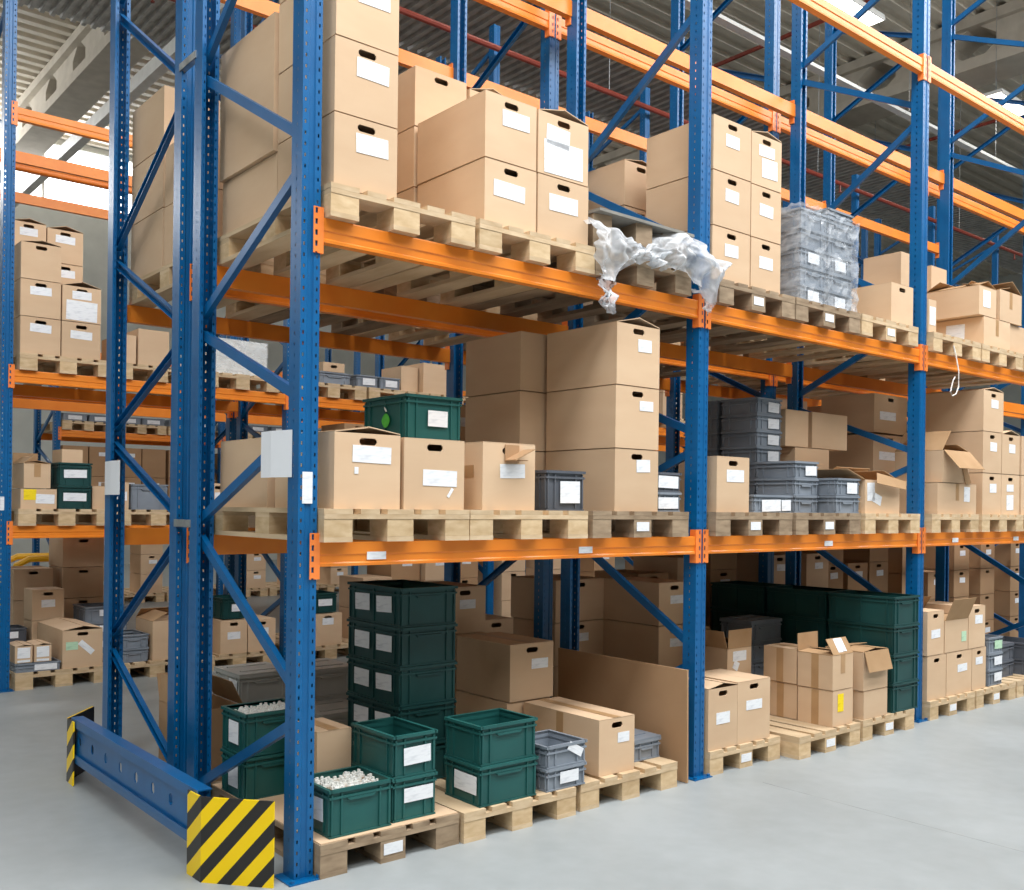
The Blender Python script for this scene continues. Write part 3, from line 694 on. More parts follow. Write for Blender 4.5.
for i in range(7):
    crate(3.8, 4.1, .46, .32, Z1+i*.1165, .115, f'grey crate of the tall front column behind the low crates, {ORD[i]} from below', 'tall grey crate columns on the lower shelf', mat='grey', papers=((.05, .028, .13, .07),) if i > 2 else ())
    crate(3.8, 4.1, .81, .32, Z1+i*.1165, .115, f'grey crate of the tall rear column behind the low crates, {ORD[i]} from below', 'tall grey crate columns on the lower shelf', mat='grey')
for i, (a, b) in enumerate(((4.16, 4.5), (4.54, 5.02))):
    carton(a, b, .52, .5, Z1, .305, f'brown box low at the rear of the shelf behind the open box, {("closer to", "farther from")[i]} the grey columns', G1, papers=(), hole=False)
carton(4.32, 4.77, .5, .45, Z1+.315, .165, 'flat brown box under the two side by side brown boxes at the rear', G1, papers=(), hole=False)
carton(4.2, 4.49, .5, .5, Z1+.49, .265, 'plain brown box on top at the rear, next to the grey columns', G1, papers=(), hole=False)
carton(4.54, 5.02, .5, .5, Z1+.49, .268, 'wide plain brown box on top at the rear, beside another', G1, papers=(), hole=False)
tc2 = carton(4.43, 4.9, -.01, .4, Z1, .24, 'open brown box with torn papers and drooping flap before the third upright', G1, papers=((-.16, .02, .1, .13), (-.08, .1, .12, .07, 'paper', .3)), hole=False, top='open', droop=(2.85, .3, None, .5))
part('torn_flap', ('torn2',), lambda bm: prism(bm, [(-.22, 0), (.18, 0), (.24, .075), (-.16, .09)], 0, .004, 'y'), 'card_raw', tc2, (.035, -.262, .195), (-.45, .1, 0))
for i in range(3):
    carton(5.62, 6.16, .62, .5, Z1+i*.34, .32, f'large brown carton with wide white label behind the third upright, {ORD[i]} from below', G1, papers=((-.05, .14, .26, .07),))
carton(5.47, 6.12, -.01, .4, Z1, .24, 'wide brown box with a tall narrow label under the torn-flap box', G1, papers=((.16, .02, .1, .12),), hole=False, strip=True)
tc3 = carton(5.55, 5.99, -.01, .4, Z1+.25, .25, 'brown box with torn slanting flap on the wide box beyond the third upright', G1, papers=(), hole=False, top='open', droop=(.85, .25, 4.0, .7))
part('torn_flap', ('torn3',), lambda bm: prism(bm, [(-.02, .12), (.06, .1), (.2, -.12), (.1, -.13), (.05, -.02)], 0, .004, 'y'), 'card_raw', tc3, (.05, -.208, .12))
for i in range(2):
    for j, (a, b) in enumerate(((6.25, 6.59), (6.6, 6.945))):
        carton(a, b, 0, .55, Z1+i*.348, .338, f'{("bottom", "middle")[i]} carton with hand hole in the stack beyond the third upright, {("front-edge column", "outer column")[j]}', G1, papers=(((.02, .08, .12, .075),), ((-.01, .08, .13, .06), (-.01, .17, .13, .13)))[j] if i == 0 else ((.02, .08, .12, .075),), top='tent' if (i == 1 and j == 1) else 'closed')
carton(6.25, 6.62, 0, .55, Z1+2*.348, .338, 'topmost single carton with raised flap on the stack beyond the third upright', G1, papers=((.02, .07, .13, .07),), top='tent')
for i in range(2): carton(6.98, 7.3, 0, .55, Z1+i*.348, .338, f'{("bottom", "upper")[i]} carton at the very end of the lower shelf', G1)

# ------------------------------------------------------------------ front rack, upper shelf
GQ = 'pallets on the upper shelf of the front rack'
for x, m, nm in ((.115, 'wood', 'tall carton stack at the end frame'), (.91, 'wood', 'four cartons with big papers'), (1.695, 'wood_old', 'torn stretch film'), (2.72, 'wood_old', 'six cartons after the second upright'), (3.5, 'wood_old', 'film-wrapped grey crates'), (4.3, 'wood', 'single carton before the third upright'),
                 (5.31, 'wood', 'open carton beyond the third upright'), (6.1, 'wood', 'wide carton beyond the third upright'), (6.9, 'wood', 'boxes at the far end')):
    pallet(x, -.05, H_A[1]+.001, f'pallet on the upper orange beam under the {nm}', GQ, w=.775, mat=m, tag=(2.7 < x < 5))
G2 = 'cartons on the upper shelf of the front rack'
for i in range(4):
    carton(.153, .475, 0, .54, Z2+i*.331, .321, f'carton in the front stack beside the end upright, upper shelf, {ORD[i]} from below', G2, papers=((.03, .06, .165, .085),))
carton(.16, .5, .56, .62, Z2, .295, 'carton low in the rear stack seen through the end frame, upper shelf', G2, papers=(), hole=False)
carton(.14, .52, .56, .62, Z2+.305, .655, 'big plain carton on top of the rear stack seen through the end frame', G2, papers=(), hole=False)
for i in range(3):
    carton(.97, 1.312, .6, .55, Z2+i*.325, .314, f'carton in the rear stack behind the four-carton block, {ORD[i]} from below', G2, papers=())
    carton(1.335, 1.66, .6, .55, Z2+i*.318, .308, f'carton in the second rear stack behind the four-carton block, {ORD[i]} from below', G2, papers=(), top='tent' if i == 2 else 'closed')
carton(.98, 1.312, 0, .58, Z2, .318, 'lower carton with long side, beside the carton under the big paper sheets', G2, papers=((-.01, .09, .2, .08),))
carton(.977, 1.308, 0, .58, Z2+.328, .318, 'upper carton with long side, beside the carton with big paper sheets', G2, papers=((.03, .06, .175, .08),))
carton(1.325, 1.68, 0, .55, Z2, .318, 'lower carton beside the torn stretch film, under the big paper sheets', G2, papers=((.0, .08, .2, .085),))
carton(1.323, 1.675, 0, .55, Z2+.328, .318, 'upper carton covered with big white paper sheets', G2, papers=((-.04, .06, .16, .1, 'paper', .06), (.0, .135, .27, .17)), top='tent')
for i in range(3):
    carton(2.715, 3.08, 0, .54, Z2+i*.333, .322, f'carton in the first column after the second upright, upper shelf, {ORD[i]} from below', G2, papers=((.0, .085, .13, .075),))
    carton(3.09, 3.4, 0, .54, Z2+i*.331, .32, f'carton in the column next to the wrapped grey crates, {ORD[i]} from below', G2, papers=((.0, .1, .14, .075),) if i < 2 else ((.0, .06, .16, .07), (.03, .14, .16, .12)), top='tent' if i == 2 else 'closed')
    carton(2.7, 3.02, .72, .5, Z2+i*.305, .294, f'carton in the rear stack behind the second upright, {ORD[i]} from below', G2, papers=(), top='tent' if i == 2 else 'closed')
GW = 'film-wrapped grey crates on the upper shelf'
for j in range(2):
    for i in range(5):
        crate(3.65+j*.322, 3.968+j*.322, .02, .42, Z2+i*.1265, .125, f'light grey film-wrapped crate, {("column beside the cartons", "column beside the single carton")[j]}, {ORD[i]} from below', GW, mat='grey', papers=((.0, .03, .13, .07),) if (i in (0, 2)) else (), rz=0)
crate(3.972, 4.29, .02, .42, Z2+5*.1265, .06, 'shallow grey tray on top of the film-wrapped crates', GW, mat='grey', rz=0)
def wrap(bm):
    r = random.Random(4)
    n, m_ = 44, 12
    rows = []
    for k in range(m_+1):
        z = Z2-.005+k/m_*.66
        row = []
        for i in range(n+1):
            u = i/n
            if u < .3: x, y = 3.632, .46-u/.3*.46
            elif u < .75: x, y = 3.632+(u-.3)/.45*.676, -.0
            else: x, y = 4.308, (u-.75)/.25*.46
            j = .012
            row.append(bm.verts.new((x+r.uniform(-j, j*.3 if u < .3 else j), y+r.uniform(-j*1.6, j*.4) if .3 <= u <= .75 else y, z+r.uniform(-j, j)-(.10 if k == m_ and u > .55 else 0)*(u-.55))))
        rows.append(row)
    for a, b in zip(rows, rows[1:]):
        for i in range(n): bm.faces.new((a[i], a[i+1], b[i+1], b[i]))
solo('stretch_film', ('wrapfilm',), wrap, 'film_wrap', 'clear stretch film wrapped around the light grey crates', 'stretch film')
carton(4.77, 5.085, 0, .35, Z2, .3, 'single carton with hand hole just before the third upright, upper shelf', G2, papers=())
carton(4.7, 5.05, .5, .5, Z2, .33, 'brown carton in the rear behind the single carton, upper shelf', G2, papers=((-.05, .05, .12, .09),), hole=False)
carton(5.45, 5.72, .3, .33, Z2+.44, .26, 'brown box on top of the rear pile behind the third upright, upper shelf', G2, papers=(), hole=False)
carton(5.32, 5.8, .3, .5, Z2, .43, 'big brown carton under the rear pile behind the third upright', G2, papers=((-.16, .06, .12, .1), (.1, .05, .12, .12)), hole=False)
carton(5.3, 5.42, -.01, .28, Z2, .25, 'narrow carton with tall label hard against the third upright, upper shelf', G2, papers=((0, .05, .09, .14),), hole=False)
carton(6.24, 6.73, 0, .46, Z2, .245, 'wide brown carton with side label under the open carton, upper shelf far bay', G2, papers=(), hole=False, side=((.24, .04, .16, .15),), strip=True)
carton(6.15, 6.46, 0, .46, Z2+.255, .24, 'open topped brown carton with white label on the wide one', G2, papers=((-.02, .03, .13, .14),), hole=False, top='open', droop=(.3, .35, .2, .5))
carton(6.53, 6.95, 0, .4, Z2+.255, .26, 'brown carton with open top beside the open carton, far bay', G2, papers=(), hole=False, top='open', droop=(.2, .5, None, .6), strip=True)
carton(6.75, 7.1, .02, .4, Z2, .245, 'brown carton low at the far end of the upper shelf', G2, papers=(), hole=False)
carton(6.5, 6.84, .6, .5, Z2, .45, 'tall brown carton in the rear of the far bay, under another', G2, papers=(), hole=False)
carton(6.52, 6.8, .6, .4, Z2+.46, .36, 'brown box on top of the tall rear carton in the far bay', G2, papers=(), hole=False)
carton(6.0, 6.4, .55, .5, Z2, .5, 'pale brown carton in the rear behind the open topped carton', G2, papers=(), hole=False)

# the pallet with boards and torn film
for i in range(2):
    solo('grey_board', ('gboard', i), lambda bm: bx(bm, -.38, .4, -.56, .56, 0, .016), 'board', f'grey board on the pallet of torn film, {("lower", "upper")[i]}', 'board', (2.1, .52, Z2+.0+.205*i), (0, 0, .02*i-.01), 'grey boards under the torn film')
for i, (x, y) in enumerate(((1.8, .05), (2.1, .03), (2.36, .08), (1.8, .9), (2.1, .92), (2.36, .88))):
    solo('timber_block', ('tblock', i % 3), lambda bm: bx(bm, -.06, .06, -.05, .08, 0, .186), 'wood_old', f'dark timber block between the grey boards, {("front", "rear")[i//3]} row, {ORD[i % 3]} along', 'timber block', (x, y, Z2+.0175), (0, 0, .1*(i-2)), 'timber blocks under the grey board')
def drape(seed, path, n=26, m_=30, amp=.03):
    """path(u) -> (x, ztop, zbottom, yout): a hanging, crumpled sheet of film over the edge"""
    def f(bm):
        r = random.Random(seed); ph = [r.uniform(0, 6.3) for _ in range(8)]
        g = []
        for i in range(m_+1):
            u = i/m_; x, zt, zb, yo = path(u); col = []
            for k in range(n+1):
                v = k/n; z = zt+(zb-zt)*v
                w = amp*(math.sin(23*u+ph[0]+3*v)+.7*math.sin(41*u+ph[1]-5*v)+.5*math.sin(17*v+9*u+ph[2]))*(.3+.7*v)
                y = .1*(1-v)**3+(-.075-yo*math.sin(PI*min(1, v*1.1)))*(1-(1-v)**3)+w
                y = min(y, -.062) if v > .22 else y
                xx = x+.022*math.sin(13*v+ph[3]+7*u)+.012*math.sin(31*v+ph[4]) + r.uniform(-.003, .003)
                col.append(bm.verts.new((xx, y, z+(.012*math.sin(29*u+ph[5]) if k else 0))))
            g.append(col)
        for a, b in zip(g, g[1:]):
            for k in range(n): bm.faces.new((a[k], b[k], b[k+1], a[k+1]))
    return f
def smooth(o):
    for p in o.data.polygons: p.use_smooth = True
    return o
def interp(tab):
    def f(u):
        for a, b in zip(tab, tab[1:]):
            if u <= b[0]:
                s = (u-a[0])/(b[0]-a[0]); return tuple(a[i]+(b[i]-a[i])*s for i in range(1, 5))
        return tab[-1][1:]
    return f
zt = Z2+.2
t = thing('torn_film', 'crumpled torn white stretch film hanging over the upper orange beam by the second upright', 'stretch film', (2.1, -.05, Z2))
def at(o): o.location = (-2.1, .05, -Z2); smooth(o)
at(part('sheet', ('film_a',), drape(1, interp([(0, 1.665, zt-.0, zt-.3, .05), (.18, 1.72, zt+.015, zt-.37, .07), (.33, 1.80, zt+.01, zt-.37, .07), (.5, 1.90, zt-.05, zt-.27, .05), (.75, 2.02, zt-.1, zt-.22, .03), (1, 2.12, zt-.12, zt-.24, .03)])), 'film_torn', t))
at(part('sheet', ('film_b',), drape(2, interp([(0, 2.1, zt-.12, zt-.24, .03), (.3, 2.22, zt-.02, zt-.24, .06), (.5, 2.36, zt+.06, zt-.22, .09), (.7, 2.5, zt+.06, zt-.3, .11), (.85, 2.6, zt+.04, zt-.38, .11), (1, 2.69, zt-.08, zt-.2, .06)]), amp=.035), 'film_torn', t))
at(part('tail', ('film_c',), drape(3, interp([(0, 1.72, zt-.3, zt-.47, .0), (.5, 1.76, zt-.3, zt-.55, .01), (1, 1.81, zt-.3, zt-.5, .0)]), amp=.012, m_=10), 'film_torn', t))
at(part('tail', ('film_d',), drape(6, interp([(0, 2.585, zt-.26, zt-.44, .0), (1, 2.625, zt-.26, zt-.4, .0)]), amp=.01, m_=6), 'film_torn', t))
pipe('string_loop', [(5.62, -.051, 2.9), (5.64, -.06, 2.83), (5.66, -.075, 2.7), (5.66, -.075, 2.58), (5.62, -.075, 2.52), (5.56, -.075, 2.5), (5.53, -.075, 2.53), (5.57, -.075, 2.62), (5.6, -.075, 2.65)], .005, 'string', 'white string loop hanging from a pallet beyond the third upright', 'string')

# ------------------------------------------------------------------ second rack
GS = 'pallets of the second rack'
def fill_pallet(x, y, z, lab, w=.775, mat='wood', d=1.2): return pallet(x, y, z, f'pallet {lab}', GS, w=w, d=d, mat=mat)
GX = 'cartons of the second rack'
yb = Y_B-.03
for k in range(3):
    for j in range(3):
        x = k*P+.13+j*.8
        s = f'{ORD[j]} along the {BAY[k]}'
        if k > 0 or j > 0: fill_pallet(x, yb, 0, f'on the floor of the second rack, {s}', mat='wood')
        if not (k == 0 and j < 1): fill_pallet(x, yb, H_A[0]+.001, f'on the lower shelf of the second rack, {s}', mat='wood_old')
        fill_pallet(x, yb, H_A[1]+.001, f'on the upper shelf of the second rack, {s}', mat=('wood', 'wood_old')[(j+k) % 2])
# open box and lidded crates seen through the end frame
carton(.1, .42, 1.43, .42, .002, .46, 'open brown box with upright flaps standing behind the end frame', GX, papers=(), hole=False, top='open', droop=(1.5, 1.1, None, 1.9), mat='card_dark')
for i, (x, y, n) in enumerate(((.7, 2.1, 2), (1.12, 2.0, 2), (.95, 1.5, 1))):
    for q in range(n):
        crate(x, x+.37, y, .4, Z0+q*.185, .17, f'lidded grey crate {ORD[q]} from the floor in the {ORD[i]} pile behind the end frame', 'lidded grey crates behind the end frame', mat='grey_pale', lid=True, side=((.1, .03, .12, .06),))
def stack(x, y, z, n, w, d, h, lab, papers=((0.02, .08, .13, .06),), **kw):
    for i in range(n):
        ps = papers if R_.random() < .8 else ()
        carton(x, x+w, y, d, z+i*(h+.01), h, f'brown carton {lab}, {ORD[i]} from below', GX, papers=ps, **kw)
stack(1.75, 1.36, Z0, 3, .34, .5, .3, 'on the floor of the second rack behind the three-high dark green stack')
stack(2.15, 1.5, Z0, 2, .3, .5, .33, 'on the floor of the second rack beside the inner second upright')
stack(2.8, 1.45, Z0, 3, .5, .5, .3, 'on the floor of the second rack behind the leaning cardboard sheet')
stack(3.4, 1.5, Z0, 2, .36, .5, .33, 'on the floor of the second rack behind the open box')
stack(4.3, 1.6, Z0, 3, .34, .5, .34, 'on the floor of the second rack behind the green stacks')
stack(5.4, 1.5, Z0, 3, .36, .5, .34, 'on the floor of the second rack behind the third upright')
stack(6.0, 1.5, Z0, 3, .36, .5, .34, 'on the floor of the second rack beyond the third upright')
stack(1.75, 1.4, Z1, 2, .34, .55, .335, 'on the lower shelf of the second rack behind the three-high stack', hole=False)
stack(2.12, 1.4, Z1, 2, .34, .55, .3, 'on the lower shelf of the second rack before the second upright')
stack(2.8, 1.45, Z1, 2, .4, .55, .3, 'on the lower shelf of the second rack after the second upright', hole=False)
stack(3.3, 1.45, Z1, 1, .5, .55, .3, 'on the lower shelf of the second rack behind the grey columns', hole=False)
stack(5.0, 1.45, Z1, 1, .15, .55, .3, 'narrow on the lower shelf of the second rack before the third upright', hole=False)
stack(5.4, 1.45, Z1, 3, .5, .55, .33, 'on the lower shelf of the second rack beyond the third upright', hole=False)
stack(6.3, 1.45, Z1, 3, .5, .55, .33, 'on the lower shelf of the second rack in the far bay', hole=False)
stack(.14, 1.99, Z2, 3, .34, .54, .35, 'on the upper shelf of the second rack by its end upright, aisle side', hole=False)
stack(.14, 1.42, Z2, 2, .34, .54, .34, 'on the upper shelf of the second rack by its end upright, inner side', hole=False)
stack(.95, 1.6, Z2, 2, .36, .54, .33, 'on the upper shelf of the second rack in the end bay', hole=False)
stack(1.9, 1.5, Z2, 1, .5, .5, .3, 'on the upper shelf of the second rack behind the torn film', hole=False)
stack(3.0, 1.5, Z2, 2, .4, .5, .3, 'on the upper shelf of the second rack in the second bay', hole=False)
stack(5.2, 1.5, Z2, 1, .4, .5, .3, 'on the upper shelf of the second rack near the third upright', hole=False)
stack(6.2, 1.5, Z2, 2, .4, .5, .33, 'on the upper shelf of the second rack in the far bay', hole=False)

for n_, (x, q) in enumerate(((4.75, 4), (5.5, 1), (6.45, 4), (6.9, 3), (7.3, 4), (3.85, 3), (7.95, 4), (8.5, 3), (9.1, 4), (9.75, 4), (10.55, 4))):
    if q > 1: stack(x, 1.62, Z0 if x < 7.8 else .001, q, .36, .5, .3, f'in the dark rear of the floor row, stack {ORD[n_]}', mat='card_dark')  # the darker carton tone paints in the dim rear

# ------------------------------------------------------------------ rack across the rear aisle
GS = 'pallets across the rear aisle'; GX = 'cartons across the rear aisle'
yc = Y_C-.04; C1, C2 = H_C[0]+.145, H_C[1]+.145
for k in range(4):
    for j in range(3):
        x = k*P+.13+j*.8; s = f'{ORD[j]} along the {BAY[k]} across the rear aisle'
        if k < 3: fill_pallet(x, yc, 0, f'on the floor, {s}')
        fill_pallet(x, yc, H_C[0]+.001, f'on the lower shelf, {s}')
        fill_pallet(x, yc, H_C[1]+.001, f'on the upper shelf, {s}')
crate(.13, .49, yc+.02, .35, Z0, .075, 'flat grey crate with white label on the pallet across the rear aisle', 'crates across the rear aisle', mat='grey', papers=((.06, .015, .18, .05),))
for i in range(2):
    carton(.13+i*.15, .265+i*.15, yc+.03, .3, Z0+.08, .14, f'small open tray box with white front across the rear aisle, {("beside the upright", "second from the upright")[i]}', GX, papers=((0, .01, .1, .09), (0, .115, .1, .02)), hole=False, top='tent')
carton(.5, .835, yc+.02, .8, Z0, .33, 'big open carton with green and white labels across the rear aisle', GX, papers=((-.09, .1, .1, .07, 'paper_green', 0), (.03, .13, .15, .05, 'paper', .75)), top='tent')
for i in range(2): crate(1.0, 1.26, yc+.05, .4, Z0+i*.125, .123, f'grey crate behind the end frame across the rear aisle, {("lower", "upper")[i]}', 'crates across the rear aisle', mat='grey')
carton(1.28, 1.6, yc+.02, .45, Z0, .36, 'open brown box with raised flap across the rear aisle behind the end frame', GX, papers=((.12, .12, .07, .07),), hole=False, top='open', droop=(.5, 2.8, None, .6))
carton(.46, .74, yc+.85, .3, Z0+.34, .28, 'labelled carton on boxes at the rear of the pallet across the rear aisle', GX, papers=((0, .09, .12, .07),))
carton(.46, .78, yc+.85, .3, Z0, .33, 'brown carton at the rear of the pallet, under the labelled carton', GX, papers=())
crate(.12, .42, yc+.85, .3, Z0, .28, 'dark grey crate with label at the rear across the rear aisle', 'crates across the rear aisle', mat='grey_dark', papers=((0, .03, .15, .06),))
for i in range(3): crate(.9, 1.3, yc+.75, .4, Z0+i*.15, .148, f'grey crate at the rear of the second pallet across the aisle, {ORD[i]} from the floor', 'crates across the rear aisle', mat='grey', papers=((0, .03, .13, .06),))
carton(1.93, 2.2, yc+.02, .5, Z0, .32, 'labelled carton seen between the end uprights on the third floor pallet', GX, papers=((0, .11, .13, .07),))
carton(2.21, 2.5, yc+.02, .5, Z0, .31, 'labelled carton beside the second upright across the rear aisle', GX, papers=((0, .08, .14, .07),))
crate(1.95, 2.2, yc+.03, .4, Z0+.335, .2, 'dark green crate with label on a carton across the rear aisle', 'crates across the rear aisle', mat='green_dark', papers=((.03, .06, .12, .07),))
carton(2.92, 3.25, yc+.02, .5, Z0, .32, 'carton with label seen above the brown box beside the nearest upright', GX, papers=((0, .04, .13, .07),))
crate(2.92, 3.2, yc+.03, .4, Z0+.335, .2, 'green crate with label on the carton seen beside the nearest upright', 'crates across the rear aisle', mat='green_dark', papers=((.0, .06, .16, .07),))
stack(3.5, yc+.02, Z0, 2, .36, .5, .33, 'on the floor across the rear aisle, second bay start')
stack(4.3, yc+.02, Z0, 3, .36, .5, .3, 'on the floor across the rear aisle, second bay')
stack(5.4, yc+.02, Z0, 3, .36, .5, .33, 'on the floor across the rear aisle, third bay')
stack(6.2, yc+.02, Z0, 3, .36, .5, .33, 'on the floor across the rear aisle, third bay middle')
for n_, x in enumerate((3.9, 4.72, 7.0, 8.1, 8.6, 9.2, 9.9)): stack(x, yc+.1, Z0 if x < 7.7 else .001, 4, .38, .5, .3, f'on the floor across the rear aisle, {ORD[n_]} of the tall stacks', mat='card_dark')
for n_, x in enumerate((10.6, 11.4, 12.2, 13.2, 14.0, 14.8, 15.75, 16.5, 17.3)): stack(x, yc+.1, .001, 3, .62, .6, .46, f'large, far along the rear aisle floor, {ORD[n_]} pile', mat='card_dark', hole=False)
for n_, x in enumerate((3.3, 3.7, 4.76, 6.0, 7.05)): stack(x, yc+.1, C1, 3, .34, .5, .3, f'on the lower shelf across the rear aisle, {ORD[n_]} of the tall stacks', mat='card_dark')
stack(.45, Y_D+.1, .001, 3, .36, .5, .3, 'on the floor of the far rack')
stack(.9, Y_D+.1, .001, 4, .4, .5, .3, 'on the floor of the far rack beside the first stack')
# lower shelf across
carton(.18, .39, yc+.02, .4, C1+.175, .21, 'small brown box with open flap on a low labelled box across the rear aisle', GX, papers=(), hole=False, top='open', droop=(.7, .2, .1, 1.6), strip=True)
carton(.155, .44, yc+.02, .4, C1, .165, 'low brown box with yellow and white labels across the rear aisle', GX, papers=((-.07, .0, .1, .09, 'paper_yellow', 0), (.05, .04, .15, .08)), hole=False)
for i in range(2): crate(.45, .735, yc+.02, .4, C1+i*.202, .2, f'dark green crate with label across the rear aisle, {("lower", "upper")[i]} of two', 'crates across the rear aisle', mat='green_dark', papers=((.0, .06, .19, .07),))
carton(.48, .65, yc+.02, .3, C1+.403, .11, 'small brown box lying on the dark green crates across the rear aisle', GX, papers=(), hole=False)
carton(.76, .88, yc+.1, .4, C1, .2, 'narrow brown carton beside the dark green crates across the rear aisle', GX, papers=(), hole=False)
crate(1.07, 1.41, yc+.02, .45, C1, .23, 'grey crate on the lower shelf across the rear aisle, seen between end uprights', 'crates across the rear aisle', mat='grey')
carton(.93, 1.05, yc+.02, .4, C1, .24, 'brown carton with white label beside the grey crate across the rear aisle', GX, papers=((0, .08, .09, .08),), hole=False)
stack(1.75, yc+.02, C1, 1, .3, .5, .25, 'on the lower shelf across the rear aisle, end bay')
stack(2.8, yc+.02, C1, 2, .34, .5, .3, 'on the lower shelf across the rear aisle, second bay')
stack(4.4, yc+.02, C1, 2, .34, .5, .3, 'on the lower shelf across the rear aisle, second bay end')
stack(5.5, yc+.02, C1, 2, .34, .5, .33, 'on the lower shelf across the rear aisle, third bay')
stack(6.6, yc+.02, C1, 2, .34, .5, .33, 'on the lower shelf across the rear aisle, third bay end')
# upper shelf across
sp = 'on the upper shelf across the rear aisle'
for i in range(3): carton(.137, .455, yc+.02, .55, C2+i*.316, .306, f'carton {sp} beside the upright, {ORD[i]} from below', GX, papers=((.0, .05, .17, .07),) if i < 2 else (), top='tent' if i == 2 else 'closed')
for i in range(2): carton(.468, .79, yc+.02, .55, C2+i*.316, .306, f'carton {sp}, second column, {ORD[i]} from below', GX, papers=((.0, .07, .18, .07),) if i == 0 else ((.0, .04, .16, .07), (.0, .125, .26, .17)), top='tent' if i else 'closed')
for i in range(4): carton(.19, .48, yc+.6, .5, C2+i*.316, .306, f'carton {sp}, rear first column, {ORD[i]} from below', GX, papers=((.0, .05, .15, .07),), top='tent' if i == 3 else 'closed')
for i in range(4): carton(.49, .8, yc+.6, .5, C2+i*.312, .302, f'carton {sp}, rear second column, {ORD[i]} from below', GX, papers=((.0, .05, .17, .07),), top='tent' if i == 3 else 'closed')
carton(1.12, 1.4, yc+.02, .5, C2, .32, f'brown box {sp} seen between the end uprights', GX, papers=(), hole=False)
carton(.95, 1.1, yc+.02, .5, C2, .25, f'narrow brown box {sp} seen between the end uprights', GX, papers=(), hole=False)
t = thing('wrapped_load', f'white film-wrapped pallet load {sp}', 'pallet load', (2.13, yc+.5, C2))
part('load', ('wload',), lambda bm: bx(bm, -.28, .28, -.4, .4, 0, .34), 'white_plastic', t)
part('film_cover', ('wfilm',), lambda bm: bx(bm, -.288, .288, -.408, .408, 0, .345), 'film_wrap', t)
crate(2.94, 3.32, yc+.02, .35, C2, .12, f'flat grey crate {sp} seen beside the nearest upright', 'crates across the rear aisle', mat='grey', papers=())
carton(3.0, 3.25, yc+.03, .3, C2+.125, .09, f'small carton on the flat grey crate {sp}', GX, papers=())
for i, x in enumerate((3.39, 3.67)): crate(x, x+.27, yc+.02, .35, C2, .125, f'small labelled grey crate {sp}, {ORD[i]} of two', 'crates across the rear aisle', mat='grey', papers=((.02, .03, .15, .07),))
carton(4.0, 4.22, yc+.1, .4, C2, .28, f'brown carton {sp} above the stickered green crate', GX, papers=(), hole=False)
carton(4.24, 4.6, yc+.02, .5, C2, .33, f'wide brown carton {sp} above the stickered green crate', GX, papers=(), hole=False)
crate(4.0, 4.35, yc-.02, .1, C2+.0, .1, f'flat dark crate with label in front of the brown cartons {sp}', 'crates across the rear aisle', mat='grey_dark', papers=((.05, .02, .15, .06),)) if False else None
stack(5.4, yc+.02, C2, 2, .34, .5, .3, sp+', third bay', hole=False)
stack(6.4, yc+.02, C2, 1, .4, .5, .3, sp+', third bay end', hole=False)
stack(8.2, yc+.02, C2, 2, .4, .5, .33, sp+', fourth bay', hole=False)

# ------------------------------------------------------------------ rack beyond the next aisle
Y_E = 12.0
for k in range(4):
    frame(2.2+k*P, Y_E, f'blue upright frame far beyond the second aisle, {ORD[k]} along', H=4.6, group='far blue upright frames')
for k in range(3):
    for l, h in enumerate((1.385, 2.68, 3.9)):
        beam(2.2+k*P+UW, Y_E, h, f'{LVL[l]} far beyond the second aisle, {BAY[k]}', 'far orange beams')
        if l < 2: beam(2.2+k*P+UW, Y_E+FD, h, f'{LVL[l]} at the back far beyond the second aisle, {BAY[k]}', 'far orange beams', True)
GS = 'far pallets'; GX = 'far cartons'
for k in range(2):
    for j in range(3):
        x = 2.3+k*P+j*.81; s = f'{ORD[j]} along the {BAY[k]} far beyond the second aisle'
        for l, h in enumerate((0, 1.386, 2.681)):
            fill_pallet(x, Y_E-.04, h, f'on the {("floor", "lower shelf", "upper shelf")[l]}, {s}')
        for i in range(2): crate(x+.02+i*.38, x+.38+i*.38, Y_E, .5, 2.681+.145, .11, f'flat grey crate, {ORD[i]} on its pallet, {s}', 'far grey crates', mat='grey', papers=((0, .03, .2, .06),))
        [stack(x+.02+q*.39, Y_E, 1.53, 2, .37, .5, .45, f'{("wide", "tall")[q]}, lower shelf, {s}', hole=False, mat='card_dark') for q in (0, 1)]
        stack(x+.4, Y_E, Z0, 3, .35, .5, .3, f'on the floor, {s}')
# yellow handling truck standing in the far aisle
t = thing('forklift', 'yellow forklift overhead guard standing in the far aisle behind the cartons', 'forklift', (1.35, 9.3, 0))
part('chassis', ('chassis',), lambda bm: prism(bm, [(-.5, .12), (.5, .12), (.55, .5), (.3, .62), (-.45, .62), (-.55, .4)], -.35, .35, 'y'), 'yellow', t)
part('overhead_guard', ('guard',), lambda bm: (tube(bm, [(-.42, -.3, .6), (-.34, -.3, .83), (-.2, -.3, .9), (.2, -.3, .9), (.36, -.3, .83), (.42, -.3, .6)], .04), tube(bm, [(-.42, .3, .6), (-.34, .3, .83), (-.2, .3, .9), (.2, .3, .9), (.36, .3, .83), (.42, .3, .6)], .04)) and None, 'yellow', t)
for sx in (-.38, .38):
    for sy in (-.3, .3): part('wheel', ('wheel',), lambda bm: tube(bm, [(0, -.06, 0), (0, .06, 0)], .14, 16), 'black', t, (sx, sy, .14))
part('mast', ('mast',), lambda bm: [bx(bm, .56, .62, s-.04, s+.04, .05, 1.5) for s in (-.22, .22)] and None, 'black', t)

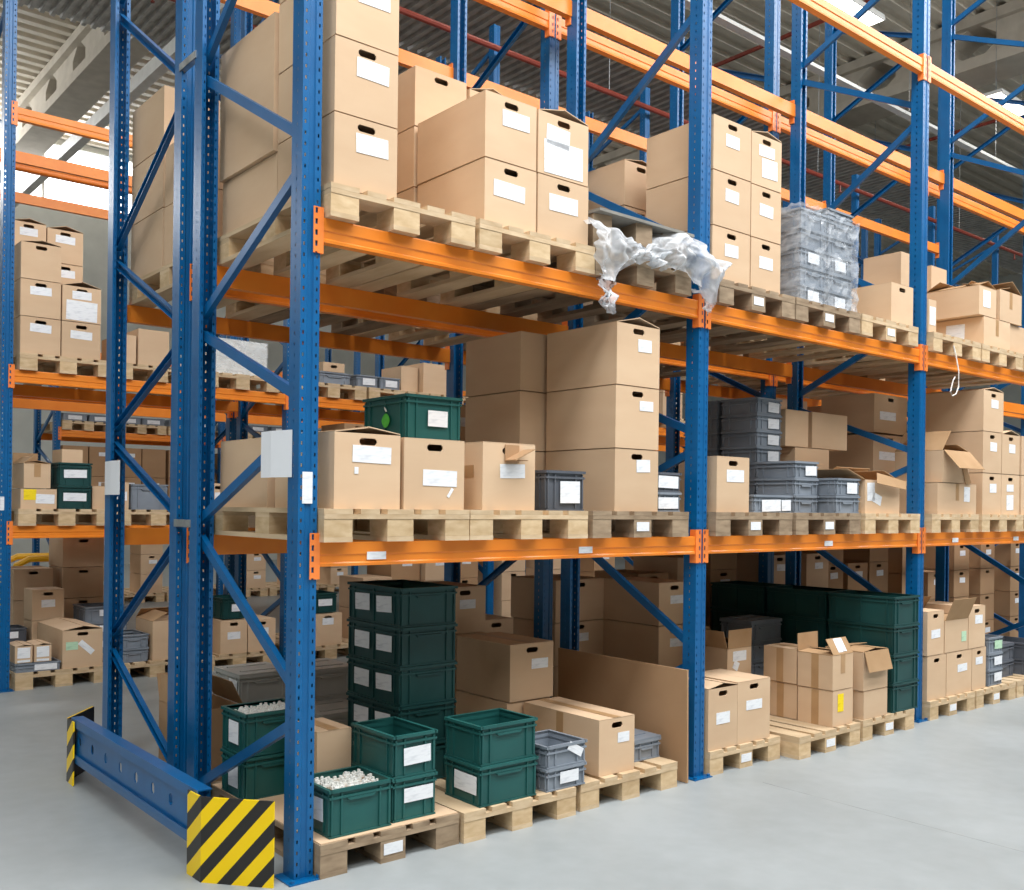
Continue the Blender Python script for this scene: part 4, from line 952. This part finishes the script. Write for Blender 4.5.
# ------------------------------------------------------------------ camera and light
cam = bpy.data.cameras.new('camera'); co = bpy.data.objects.new('camera', cam); COL.objects.link(co)
co.location = (-1.9661, -3.7739, 1.5978)
yaw, roll = math.radians(39.785), math.radians(.681)
F = Vector((math.sin(yaw), math.cos(yaw), 0)); Rr = Vector((math.cos(yaw), -math.sin(yaw), 0)); U = Rr.cross(F)
R2 = math.cos(roll)*Rr+math.sin(roll)*U; U2 = -math.sin(roll)*Rr+math.cos(roll)*U
co.matrix_world = Matrix(((R2.x, U2.x, -F.x, co.location.x), (R2.y, U2.y, -F.y, co.location.y), (R2.z, U2.z, -F.z, co.location.z), (0, 0, 0, 1)))
cam.sensor_fit = 'HORIZONTAL'; cam.sensor_width = 36; cam.lens = 983.94/1024*36
cam.shift_y = (506.49-445)/1024; cam.clip_end = 200
SC.camera = co

wd = bpy.data.worlds.new('world'); SC.world = wd; wd.use_nodes = True
bg = wd.node_tree.nodes['Background']; bg.inputs[0].default_value = (.93, .97, 1, 1); bg.inputs[1].default_value = .12
def area(name, loc, rot, sx, sy, e, c=(1, .97, .93)):
    l = bpy.data.lights.new(name, 'AREA'); l.shape = 'RECTANGLE'; l.size = sx; l.size_y = sy; l.energy = e; l.color = c
    o = bpy.data.objects.new(name, l); COL.objects.link(o); o.location = loc; o.rotation_euler = rot
area('aisle_fill_light', (6, -3.0, 9.4), (.25, 0, 0), 26, 2.0, 2300, (.96, .98, 1))  # added area light over the front aisle
area('front_fill_light', (4, -6.8, 9.4), (.45, 0, 0), 30, 2.5, 1150, (.96, .98, 1))  # second unseen area light, added to brighten the rack fronts
for i, x in enumerate((-4.8, .4, 5.6, 10.5, 15.6, 20.8)): area('rear_aisle_light', (x+.4, 4.1, 8.83), (0, 0, 0), 1.2, .3, 36 if x < 1 else 11, (1, .97, .93))  # the two nearest the rack end are added without fixtures, brightening nearby boxes
area('far_aisle_fill', (5, 9.9, 8.7), (0, 0, 0), 18, .8, 15)  # added area light over the far aisle, no lamp modelled around it
area('window_daylight', (0, 21.9, 9.6), (PI/2-.3, 0, PI), 12, 1.4, 500, (1, 1, 1))

SC.view_settings.view_transform = 'Standard'; SC.view_settings.look = 'None'
SC.view_settings.exposure = -.04; SC.view_settings.gamma = 1; SC.view_settings.use_curve_mapping = False
